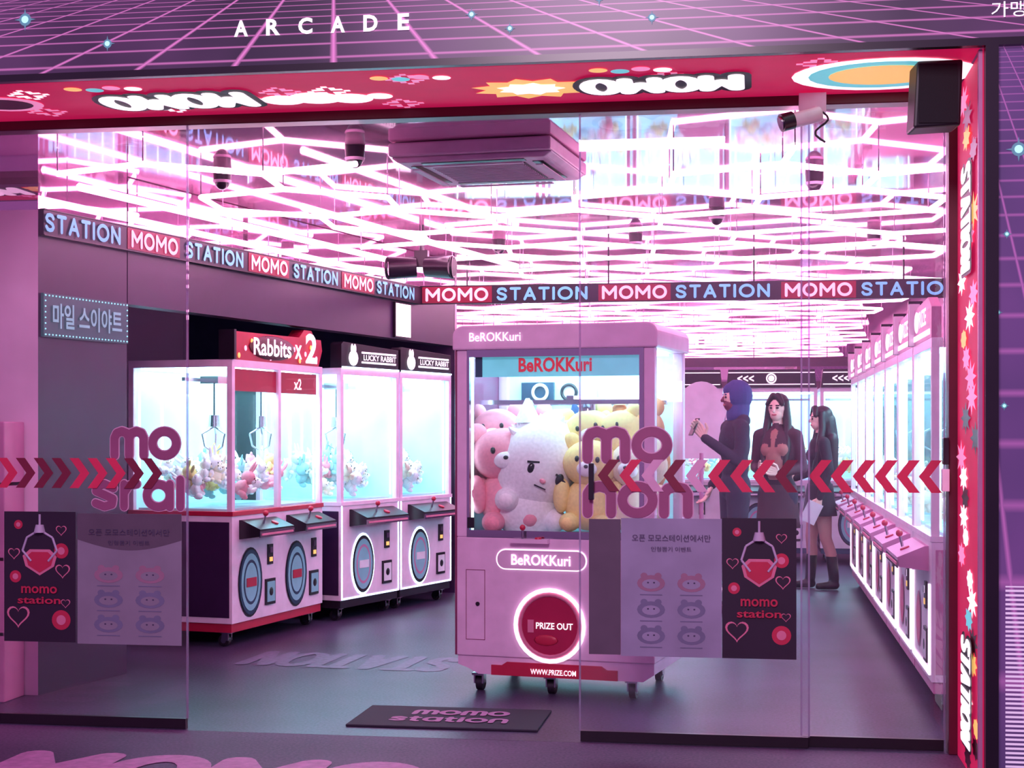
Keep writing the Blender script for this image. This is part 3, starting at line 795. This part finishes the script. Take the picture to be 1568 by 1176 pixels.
casters(mb, (-.45, -.03, .43), (.06,)); casters(mb, (-.45, .43), (D-.1,))
mb.box(-W/2+.06, W/2-.06, .0, .03, .86, .90, M_chrome)
mb.box(-W/2+.06, W/2-.06, .0, .03, 1.86, 1.9, M_chrome)
mb.box(W/2-.085, W/2-.06, .0, .03, .9, 1.86, M_chrome)
mb.box(-W/2+.06, -W/2+.075, .0, .03, .9, 1.86, M_chrome)
mb.box(-W/2+.06, W/2-.06, D-.03, D-.02, .86, 1.9, M_cyanpanel)
mb.box(-W/2+.04, W/2-.04, .05, D-.05, .862, .875, M_deck)
mb.box(-W/2+.08, W/2-.08, .1, D-.08, 1.885, 1.897, M_cyanlight)
for sx in (-1, 1):
    mb.box(sx*(W/2-.07)-.006, sx*(W/2-.07)+.006, .06, .072, .9, 1.86, M_cyanled)
for i in range(4): mb.box(-.42+.26*i, -.22+.26*i, D-.06, D-.032, 1.62, 1.74, (M_navy, M_white, M_wht, M_wht)[i])
mb.torus((-.3, D-.07, 1.68), .045, .01, M_white); mb.torus((-.12, D-.07, 1.68), .045, .01, M_black)
for yy in (.22, .55): mb.box(-W/2+.06, W/2-.06, yy, yy+.03, 1.60, 1.625, M_chrome)
mb.box(.05, .09, .08, D-.1, 1.625, 1.645, M_chrome)
mb.tube((.1, .35, 1.62), .05, (.1, .35, 1.54), .06, M_chrome, 14)
hdr = mat('header_print_aqua', (120, 205, 215), .4, emis=.5, ecol=(110, 205, 220), var=.15, scale=6)
mb.box(-W/2+.1, W/2-.09, .035, .045, 1.75, 1.88, hdr)
mb.box(-W/2+.1, -W/2+.14, .03, .035, 1.75, 1.86, M_navy)
M_prz = mat('prize_glass_maroon', (150, 26, 66), .15, emis=.2)
px, pz = -.02, .385
mb.torus((px, -.012, pz), .195, .012, M_wht); mb.torus((px, -.008, pz), .17, .012, M_hp)
mb.tube((px, 0, pz), .165, (px, -.01, pz), .165, M_prz, 32)
mb.ell((px-.02, -.012, pz-.08), (.07, .006, .03), M_red, 12, 6); mb.box(px-.125, px-.09, -.014, -.01, pz-.04, pz+.03, M_hp)
for inset, m_, yy in ((0, M_wht, -.006), (.007, M_cb, -.008)):
    mb.prism(rrect(-.33+inset, .19-inset, .685+inset, .80-inset, .055-inset), m_, Matrix.Translation((0, yy, 0)), .006)
for x0, x1, z0, z1 in ((-.51, -.507, .29, .68), (-.40, -.397, .29, .68), (-.51, -.397, .677, .68), (-.51, -.397, .29, .293)): mb.box(x0, x1, -.002, 0, z0, z1, M_cbd)
mb.tube((-.44, -.006, .49), .012, (-.44, 0, .49), .012, M_black, 10)
mb.box(-.50, -.46, -.006, 0, .91, .97, M_black)
mb.box(-.24, -.02, -.05, 0, .835, .858, M_cb); mb.tube((-.17, -.025, .858), .007, (-.17, -.025, .91), .007, M_chrome, 8); mb.ell((-.17, -.025, .92), .017, M_red, 10, 6)
mb.tube((-.08, -.025, .858), .02, (-.08, -.025, .868), .018, M_red, 12)
obj('details', mb.mesh('details'), cm)
mb = MB()
mb.quad((-W/2+.06, .015, .9), (W/2-.06, .015, .9), (W/2-.06, .015, 1.86), (-W/2+.06, .015, 1.86), M_glassm)
for sx in (-1, 1): mb.quad((sx*(W/2-.02), .06, .86), (sx*(W/2-.02), D-.06, .86), (sx*(W/2-.02), D-.06, 1.9), (sx*(W/2-.02), .06, 1.9), M_glassm)
obj('glass', mb.mesh('glass'), cm)
obj('canopy_lettering', text_mesh('BeROKKuri', .3, .05, M_txtw, FRONT(-.33, -.026, 1.97), .01), cm)
obj('header_lettering', text_mesh('BeROKKuri', .42, .08, M_txtred, FRONT(0, .03, 1.815), .03), cm)
obj('badge_lettering', text_mesh('BeROKKuri', .34, .06, M_txtw, FRONT(-.07, -.01, .742), .02), cm)
obj('prize_lettering', text_mesh('PRIZE OUT', .21, .036, M_txtw, FRONT(px+.03, -.016, pz), .02), cm)
obj('base_lettering', text_mesh('WWW.PRIZE.COM', .26, .03, M_txtw, FRONT(0, -.006, .13), .02), cm)
mb = MB()
big = dict(seg=20, rings=14)
plush(mb, (-.33, .24, .90), .50, PL[1], 'bear', .4, 0, -.1, **big)
plush(mb, (-.42, .34, 1.10), .42, PL[1], 'bear', .1, 0, -.05, **big)
plush(mb, (-.16, .55, 1.10), .42, PL[1], 'bear', -.1, 0, .1, **big)
plush(mb, (.14, .20, .90), .44, PL[2], 'bear', .1, 0, .05, **big)
plush(mb, (.17, .36, 1.12), .40, PL[2], 'bear', .2, .0, -.2, **big)
plush(mb, (.03, .5, 1.16), .36, PL[5], 'cat', 0, 0, .1, **big)
plush(mb, (.39, .24, .88), .46, PL[3], 'bear', -.2, 0, .1, **big)
plush(mb, (.36, .30, 1.16), .36, PL[2], 'bear', -.3, 0, -.2, **big)
plush(mb, (.38, .55, 1.08), .45, PL[6], 'bear', -.3, 0, -.1, **big)
plush(mb, (.1, .58, .9), .5, PL[0], 'bear', .1, 0, 0, **big)
Mc = Matrix.Translation((-.16, .235, 1.27)) @ Matrix.Rotation(math.radians(26), 4, 'Z') @ Matrix.Rotation(math.radians(24), 4, 'Y') @ Matrix.Scale(1.14, 4)
mb.ell((0, 0, 0), (.20, .17, .245), PL[0], 24, 16, Mc)
mb.ell((0.05, .02, -.24), (.16, .14, .15), PL[0], 20, 12, Mc)
rf = random.Random(4)
for k in range(70):
    a_ = rf.uniform(0, math.pi); b2 = rf.uniform(-.5, .9)
    dv = Vector((math.cos(a_)*.9, b2*.7, math.sin(a_))).normalized()
    p0 = Vector((dv.x*.18, dv.y*.14, dv.z*.215)); mb.tube(p0, .03, p0+dv*rf.uniform(.04, .065)+Vector((0, 0, -.01)), .002, PL[0], 7, M=Mc)
for sx in (-1, 1):
    mb.tube((sx*.13, 0, .16), .07, (sx*.18, 0, .27), .01, PL[0], 12, M=Mc)
    mb.ell((sx*.075+.03, -.155, -.04), (.02, .012, .03), M_eye, 10, 8, Mc)
    mb.box(sx*.08-.03+.03, sx*.08+.03+.03, -.168, -.158, .0, .01, M_eye, Mc @ Matrix.Rotation(sx*.35, 4, 'Y'))
    mb.ell((sx*.13+.05, -.06, -.23), (.06, .09, .06), PL[0], 12, 8, Mc)
mb.ell((.03, -.165, -.08), (.016, .012, .012), PL[1], 10, 6, Mc)
mb.box(0, .06, -.162, -.152, -.115, -.109, M_eye, Mc)
obj('plush_toys', mb.mesh('plush_toys'), cm)

# ------------------------------------------------------------------ ceiling fixtures
M_ac = mat('aircon_plastic', (218, 180, 206), .45)
ac = empty('air_conditioner_cassette', (AC[0], AC[1], 2.865), math.radians(-6))
mb = MB()
mb.box(-.44, .44, -.44, .44, .03, .10, M_ac)
mb.prism([(-.40, 0), (.40, 0), (.44, .03), (-.44, .03)], M_ac, Matrix.Translation((0, -.40, 0)), .8)
obj('housing', mb.mesh('h'), ac, bevel=.01)
mb = MB()
mb.box(-.26, .26, -.26, .26, -.004, .0, M_black)
for i in range(14): mb.box(-.25, .25, -.25+.036*i, -.238+.036*i, -.012, -.004, M_ac)
for sx in (-1, 1):
    mb.box(sx*.335-.03, sx*.335+.03, -.28, .28, -.003, 0, M_black); mb.box(-.28, .28, sx*.335-.03, sx*.335+.03, -.003, 0, M_black)
    mb.box(sx*.34-.02, sx*.34+.02, -.27, .27, -.02, -.014, M_ac); mb.box(-.27, .27, sx*.34-.02, sx*.34+.02, -.02, -.014, M_ac)
obj('grille', mb.mesh('g'), ac)
def dome(x, y):
    e = empty('dome_camera', (x, y, 2.88)); mb = MB()
    mb.tube((0, 0, .088), .055, (0, 0, .02), .05, M_black, 20); mb.ell((0, 0, .02), (.045, .045, .05), M_black, 16, 10)
    mb.tube((0, 0, .025), .055, (0, 0, .01), .05, M_ac, 20)
    obj('body', mb.mesh('b'), e)
for x, y in ((-3.05, 8.6), (-2.1, 8.0), (-.9, 11.9), (-.25, 10.6), (.35, 9.2), (.9, 12.0), (-2.0, 12.1)): dome(x, y)
cs = empty('ceiling_speaker', (-2.42, 11.15, 2.66)); mb = MB()
for sx in (-1, 1):
    mb.tube((sx*.04, 0, 0), .075, (sx*.24, -.05, -.01), .085, M_black, 20); mb.torus((0, 0, 0), .075, .012, M_black, Matrix.Translation((sx*.24, -.05, -.01)) @ Matrix.Rotation(math.pi/2, 4, 'Z'), 20, 6)
mb.box(-.05, .05, -.03, .03, 0, .12, M_black); mb.tube((0, 0, .1), .02, (0, 0, .31), .02, M_black, 10)
obj('body', mb.mesh('b'), cs)
mb = MB()
sp = empty('entrance_speaker', (.745, 6.5, 2.688), math.radians(6))
M_spk = mat('speaker_black', (24, 18, 28), .45)
mb.prism([(-.10, 0), (.09, .01), (.10, .28), (-.085, .275)], M_spk, None, .16)
obj('body', mb.mesh('b'), sp, bevel=.01)
mb = MB(); mb.box(-.08, .075, -.006, 0, .02, .26, mat('speaker_grille', (20, 16, 24), .8, bump=.8, scale=220)); mb.box(-.02, .02, .06, .1, .275, .286, M_chrome); obj('grille', mb.mesh('g'), sp)
cc = empty('security_camera', (.25, 7.02, 2.85)); mb = MB()
mb.box(-.05, .07, .02, .08, .03, .115, M_pinkw)
mb.tube((.03, .04, .06), .015, (-.01, 0, .0), .015, M_pinkw, 10)
mb.tube((.04, -.02, .01), .034, (-.10, -.07, -.03), .034, M_white, 18); mb.tube((-.08, -.062, -.022), .04, (-.13, -.08, -.037), .04, M_black, 18); mb.tube((-.128, -.079, -.036), .03, (-.135, -.081, -.039), .03, M_chrome, 18)
for i in range(8):
    t = i/7; t2 = (i+1)/7
    f = lambda t: (.05+.03*math.sin(t*6), .03, .03-.12*t)
    mb.tube(f(t), .005, f(t2), .005, M_black, 6)
obj('body', mb.mesh('b'), cc)
sg = empty('reflected_sign_panel'); mb = MB()  # reflection of a sign in the door glass, modelled as a glowing board
M_teal = mat('sign_reflection_teal', (48, 70, 84), .3, emis=.35, ecol=(50, 100, 108))
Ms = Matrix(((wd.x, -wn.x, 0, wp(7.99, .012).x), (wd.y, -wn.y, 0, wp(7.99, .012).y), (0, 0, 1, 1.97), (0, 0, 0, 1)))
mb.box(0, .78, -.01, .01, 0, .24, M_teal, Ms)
M_dot = mat('sign_reflection_dots', (150, 230, 230), .4, emis=1.0)
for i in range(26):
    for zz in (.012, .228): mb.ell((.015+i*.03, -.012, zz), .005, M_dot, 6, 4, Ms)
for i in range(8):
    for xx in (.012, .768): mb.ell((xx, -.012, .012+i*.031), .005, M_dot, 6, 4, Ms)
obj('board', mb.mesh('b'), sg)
c = wp(8.37, .026); obj('lettering', text_mesh('마일 스이야트', .64, .14, mat('sign_reflection_letters', (130, 190, 195), .4, emis=.4), frame(wd, (0, 0, 1), (c.x, c.y, 2.09)), .02), sg)
mb = MB(); c = Matrix(((wd.x, -wn.x, 0, wp(12.35, .004).x), (wd.y, -wn.y, 0, wp(12.35, .004).y), (0, 0, 1, 2.22), (0, 0, 0, 1)))
mb.box(0, .3, -.02, 0, 0, .29, M_black, c); mb.box(.01, .29, -.024, -.02, .01, .28, M_wht, c)
obj('light_panel', mb.mesh('light_panel'))

# ------------------------------------------------------------------ floor graphics
M_mat = mat('doormat_rubber', (44, 30, 52), .8, bump=.3, scale=80)
dm = empty('doormat'); mb = MB(); mb.box(-1.98, -1.03, 7.36, 7.9, .0005, .012, M_mat)
obj('pad', mb.mesh('p'), dm, bevel=.004)
M_mt = mat('doormat_print', (176, 112, 160), .7)
obj('print_1', stroke_mesh('momo', .5, .13, M_mt, frame((1, 0, 0), (0, 1, 0), (-1.47, 7.73, .012)), .24, .002), dm)
obj('print_2', stroke_mesh('station', .6, .12, M_mt, frame((1, 0, 0), (0, 1, 0), (-1.5, 7.54, .012)), .24, .002), dm)
M_fp = mat('floor_paint', (104, 88, 122), .45, var=.3, scale=30)
obj('floor_lettering', stroke_mesh('STATION', 1.35, .6, M_fp, frame((-1, .08, 0), (-.08, -1, 0), (-2.5, 9.45, .0)), .14, .0015))
M_fp2 = mat('sidewalk_paint', (180, 108, 162), .6, var=.2, scale=20)
obj('sidewalk_lettering', stroke_mesh('E MOMO', 2.5, .66, M_fp2, frame((1, 0, 0), (0, 1, 0), (-2.6, 6.26, .0)), .22, .002))

ms = empty('mascot_standee', (-.47, 14.1, 0)); mb = MB()
M_masc = mat('standee_pink_white', (240, 212, 234), .5)
mb.prism([(.22*math.cos(t*math.pi/14), 1.64+.26*math.sin(t*math.pi/14)) for t in range(28)], M_masc, None, .02)
mb.prism([(-.18, 1.2), (.18, 1.2), (.2, 1.5), (-.2, 1.5)], M_masc, Matrix.Translation((0, .003, 0)), .018)
mb.tube((0, .01, .02), .02, (0, .01, 1.25), .02, M_pink, 10)
mb.box(-.2, .2, -.12, .16, 0, .02, M_white)
obj('cutout', mb.mesh('c'), ms)

# ------------------------------------------------------------------ people
def remesh_prims(prims, voxel, name, mats, smooth=3):
    mb = MB(); dm_ = list(mats.values())[0]
    for p in prims:
        if p[0] == 'c': mb.cap(p[1], p[2], p[3], p[4], dm_, 16, h=5)
        else: mb.ell(p[1], p[2], dm_, 20, 14)
    o = obj('tmp', mb.mesh('tmp'))
    r = o.modifiers.new('r', 'REMESH'); r.mode = 'VOXEL'; r.voxel_size = voxel; r.use_smooth_shade = True
    s_ = o.modifiers.new('s', 'SMOOTH'); s_.factor = .5; s_.iterations = smooth
    C.view_layer.update()
    me = bpy.data.meshes.new_from_object(o.evaluated_get(C.evaluated_depsgraph_get()))
    bpy.data.objects.remove(o)
    n = len(me.polygons)
    cc_ = np.empty(n*3); me.polygons.foreach_get('center', cc_); P = cc_.reshape(-1, 3)
    best = np.full(n, 1e9); idx = np.zeros(n, int); labs = list(mats.keys())
    for p in prims:
        if p[0] == 'c':
            a = np.array(p[1]); b = np.array(p[3]); d = b-a; L = max(1e-9, d@d)
            t = np.clip(((P-a)@d)/L, 0, 1)
            dist = np.linalg.norm(P-(a+t[:, None]*d), axis=1)-(p[2]+(p[4]-p[2])*t)
        else:
            r_ = np.array(p[2]); dist = (np.linalg.norm((P-np.array(p[1]))/r_, axis=1)-1)*r_.min()
        mk = dist < best; best[mk] = dist[mk]; idx[mk] = labs.index(p[-1])
    me.materials.clear()
    for m in mats.values(): me.materials.append(m)
    me.polygons.foreach_set('material_index', idx.astype(np.int32)); me.polygons.foreach_set('use_smooth', [True]*n)
    me.update(); me.name = name
    return me

def hand_prims(w, d, across, n, curl=.5, s=1.0):
    w = Vector(w); d = Vector(d).normalized(); across = (Vector(across)-d*Vector(across).dot(d)).normalized(); n = d.cross(across)*n
    pr = []
    for i in range(4):
        k = w+d*.085*s+across*(.028-.019*i)*s
        pr.append(('c', tuple(w+across*(.012-.008*i)), .015, tuple(k), .0125, 'skin'))
        L = (.038, .044, .041, .032)[i]*s; ang = curl*.7; p = k
        for q, (l, r) in enumerate(((L, .0095), (L*.7, .0085), (L*.55, .0075))):
            dd = d*math.cos(ang)+n*math.sin(ang); p2 = p+dd*l
            pr.append(('c', tuple(p), r, tuple(p2), r*.92, 'skin')); p = p2; ang += curl
    t0 = w+d*.025*s+across*.018*s; t1 = t0+(across*.035+d*.025+n*.01)*s; t2 = t1+(d*.03+across*.008+n*.012)*s
    pr += [('c', tuple(t0), .014, tuple(t1), .011, 'skin'), ('c', tuple(t1), .011, tuple(t2), .009, 'skin')]
    return pr

def person(name, loc, deg, H, top, bottom, legc, shoe, hair, long_hair, armsL, armsR, hl, hr, mask=None, hood=False, skirt=None, female=True, stance=.095, stepy=0.0, sleeve=None, inner=None, headyaw=0):
    k = H/1.73
    e = empty(name, loc, math.radians(deg))
    skin = mat('skin', (240, 196, 186), .5, var=.04)
    sw = .175 if not female else .15
    P = []
    for sx in (-1, 1):
        yy = stepy*sx
        hip = (sx*.085, 0, .9); kn = (sx*stance, yy*.5-.015, .49); an = (sx*stance, yy+.02, .1)
        P += [('c', hip, .09 if female else .095, kn, .058, 'leg'), ('c', kn, .056, (sx*stance, yy*.75+.015, .34), .054, 'leg'), ('c', (sx*stance, yy*.75+.015, .34), .054, an, .038, 'leg')]
        if shoe[1]: P.append(('c', (sx*stance, yy*.8+.015, .30), .056, an, .05, 'shoe'))
        P += [('c', (sx*stance, yy+.03, .045), .044, (sx*(stance+.015), yy-.13, .036), .035, 'shoe')]
    P += [('e', (0, 0, .95), (.16, .115, .13), 'bottom'), ('e', (0, 0, 1.10), (.13 if female else .155, .1, .16), 'top'),
          ('e', (0, -.005, 1.27), (.15 if female else .185, .112, .19), 'top'), ('c', (-sw+.02, 0, 1.395), .058, (sw-.02, 0, 1.395), .058, 'top'),
          ('c', (0, .01, 1.42), .062, (0, .0, 1.46), .05, 'top'), ('c', (0, .01, 1.45), .046, (0, -.005, 1.56), .044, 'skin')]
    if female: P += [('e', (sx*.065, -.08, 1.27), (.055, .045, .055), 'inner' if inner else 'top') for sx in (-1, 1)]
    if inner: P += [('e', (0, -.055, 1.2), (.085, .068, .24), 'inner')]
    if hood: P += [('c', (-.1, .04, 1.44), .05, (.1, .04, 1.44), .05, 'top')]
    for sx, arm in ((1, armsL), (-1, armsR)):
        sh = (sx*(sw+.01), 0, 1.385); el, wr = arm
        P += [('c', sh, .058, el, .047, 'top'), ('c', el, .047, wr, .036, 'top')]
    mats = {'top': top, 'bottom': bottom, 'leg': legc, 'shoe': shoe[0], 'skin': skin, 'inner': inner or top}
    S = lambda pr: [((p[0], tuple(x*k for x in p[1]), p[2]*k, tuple(x*k for x in p[3]), p[4]*k, p[5]) if p[0] == 'c' else (p[0], tuple(x*k for x in p[1]), tuple(x*k for x in p[2]), p[3])) for p in pr]
    obj('body', remesh_prims(S(P), .012, 'body', mats, 4), e)
    Hd = [('e', (0, .005, 1.625), (.074, .092, .1), 'skin'), ('e', (0, -.025, 1.565), (.054, .062, .06), 'mask' if mask else 'skin'),
          ('c', (0, -.086, 1.62), .008, (0, -.1, 1.592), .013, 'mask' if mask else 'skin'), ('e', (0, -.083, 1.559), (.022, .009, .008), 'lip')]
    for sx in (-1, 1):
        Hd += [('e', (sx*.075, .01, 1.605), (.012, .02, .03), 'skin'), ('e', (sx*.03, -.083, 1.617), (.014, .008, .0065), 'eye'), ('c', (sx*.018, -.088, 1.637), .004, (sx*.042, -.08, 1.637), .004, 'hair')]
    Hd += [('e', (0, .024, 1.655), (.087, .098, .09), 'hair'), ('e', (0, .04, 1.62), (.083, .085, .1), 'hair')]
    if hood:
        Hd += [('e', (0, .03, 1.63), (.1, .105, .12), 'hair'), ('c', (0, .03, 1.54), .085, (0, .02, 1.48), .085, 'hair'), ('c', (0, .0, 1.68), .07, (0, -.03, 1.67), .06, 'hair')]
    if long_hair:
        for sx in (-1, 1):
            Hd += [('c', (sx*.07, .0, 1.67), .03, (sx*.085, .0, 1.52), .034, 'hair'), ('c', (sx*.085, .0, 1.52), .034, (sx*.10, -.04, 1.30), .04, 'hair'), ('c', (sx*.1, -.04, 1.3), .04, (sx*.095, -.08, 1.14), .02, 'hair'),
                   ('c', (sx*.02, -.05, 1.715), .032, (sx*.066, -.062, 1.65), .02, 'hair')]
        Hd += [('c', (0, .07, 1.6), .08, (0, .1, 1.4), .08, 'hair'), ('c', (-.05, .1, 1.42), .065, (-.07, .12, 1.14), .035, 'hair'), ('c', (.05, .1, 1.42), .065, (.07, .12, 1.12), .035, 'hair')]
    Hd = S(Hd)
    hm = {'skin': skin, 'hair': hair, 'eye': M_eye, 'lip': mat('lips', (190, 90, 100), .4), 'mask': mask or skin}
    ho = obj('head', remesh_prims(Hd, .0055, 'head', hm, 2), e); ho.rotation_euler = (0, 0, math.radians(headyaw))
    hp = hand_prims(armsL[1], hl[0], hl[1], hl[2], hl[3], k)+hand_prims(armsR[1], hr[0], hr[1], hr[2], hr[3], k)
    obj('hands', remesh_prims(S(hp), .004, 'hands', {'skin': skin}, 1), e)
    if skirt:
        m_, z0, z1, r0, r1 = skirt; mb = MB(); n = 40
        vs = []
        for j in range(7):
            t = j/6; z = z0+(z1-z0)*t; r = r0+(r1-r0)*t
            for i in range(n):
                a = 2*math.pi*i/n; rr = r*(1+.03*t*math.sin(a*9))
                vs.append((rr*math.cos(a)*k, rr*.72*math.sin(a)*k, z*k))
        mb.add(vs, [(j*n+i, j*n+(i+1) % n, (j+1)*n+(i+1) % n, (j+1)*n+i) for j in range(6) for i in range(n)], m_, None, True)
        o = obj('skirt', mb.mesh('skirt'), e); so = o.modifiers.new('s', 'SOLIDIFY'); so.thickness = .008
    return e, k

c_dark = mat('cloth_charcoal', (46, 38, 60), .85, bump=.3, scale=40)
c_black = mat('cloth_black', (28, 20, 34), .8, bump=.3, scale=40)
c_tan = mat('cloth_tan', (168, 108, 104), .85, bump=.3, scale=40)
c_brown = mat('cloth_brown', (70, 40, 54), .85, bump=.3, scale=40)
c_jean = mat('cloth_trousers', (40, 34, 58), .85)
c_leg = mat('tights_tan', (190, 138, 134), .6)
c_boot = mat('boot_leather', (20, 16, 24), .35)
h_black = mat('hair_black', (34, 18, 30), .4, var=.3, scale=90)
h_navy = mat('knit_hood_blue', (62, 66, 128), .8, bump=.6, scale=90)
m_mask = mat('mask_red', (120, 40, 70), .6)
M_phone = mat('phone_black', (20, 20, 28), .2)
e, k = person('man_standing', (-.15, 12.5, 0), -72, 1.84, c_dark, c_jean, c_jean, (c_boot, False), h_navy, False,
       ((.23, -.03, 1.13), (.13, -.27, 1.31)), ((-.24, .03, 1.12), (-.2, -.12, .95)),
       ((-.2, -.5, .8), (0, 0, 1), -1, .6), ((0, -.4, -.9), (1, 0, 0), 1, .4), mask=m_mask, hood=True, female=False, headyaw=0)
mb = MB(); mb.box(-.035, .035, -.005, .005, -.075, .075, M_phone)
o = obj('phone', mb.mesh('phone'), e, bevel=.003); o.location = (.10*k, -.345*k, 1.395*k); o.rotation_euler = (math.radians(-25), 0, math.radians(10))
e, k = person('woman_standing', (.20, 13.3, 0), -22, 1.76, c_brown, c_black, c_jean, (c_boot, False), h_black, True,
       ((.205, .03, 1.12), (.10, -.2, 1.08)), ((-.205, .03, 1.12), (-.09, -.21, 1.10)),
       ((-.7, -.5, .2), (0, 0, 1), -1, .6), ((.7, -.5, .2), (0, 0, 1), 1, .6), inner=c_tan, skirt=(c_brown, .98, .62, .15, .18))
mb = MB(); mb.box(-.035, .035, -.005, .005, -.07, .07, M_phone); o = obj('phone', mb.mesh('phone'), e, bevel=.003); o.location = (.0, -.275*k, 1.14*k); o.rotation_euler = (math.radians(-50), 0, 0)
e, k = person('woman_standing', (.60, 14.45, 0), -78, 1.67, c_black, c_black, c_leg, (c_boot, True), h_black, True,
       ((.225, .03, 1.13), (.22, -.06, .88)), ((-.225, 0, 1.12), (-.16, -.2, 1.05)),
       ((0, -.25, -1), (0, -1, 0), 1, .5), ((.2, -.9, .1), (0, 0, 1), 1, .5), skirt=(c_black, 1.0, .70, .15, .21), stepy=.09)
mb = MB(); mb.box(-.07, .07, -.001, .001, -.1, .1, M_white); o = obj('paper_slip', mb.mesh('paper'), e); o.location = (.23*k, -.14*k, .74*k); o.rotation_euler = (math.radians(10), math.radians(25), math.radians(80))

# ------------------------------------------------------------------ lights / world
w = bpy.data.worlds.new('world'); sc.world = w; w.use_nodes = True
w.node_tree.nodes['Background'].inputs[0].default_value = (*lin((164, 110, 178)), 1)
w.node_tree.nodes['Background'].inputs[1].default_value = .85
ld = bpy.data.lights.new('street_fill_light', 'AREA'); ld.energy = 230; ld.size = 1.5; ld.color = (1, .74, .95)  # unseen area lamp, added to light the ground and door decals
lo = bpy.data.objects.new('street_fill_light', ld); C.collection.objects.link(lo); lo.location = (-1, 1.0, 4.6)
lo.rotation_euler = (math.radians(60), 0, 0)

cam = bpy.data.cameras.new('camera'); co = bpy.data.objects.new('camera', cam); C.collection.objects.link(co)
co.location = (0, 0, 1.45); co.rotation_euler = (math.radians(90), 0, math.radians(8.9))
cam.sensor_width = 36; cam.lens = 54.3; cam.shift_y = .0459; cam.clip_end = 200
sc.camera = co
print('done')
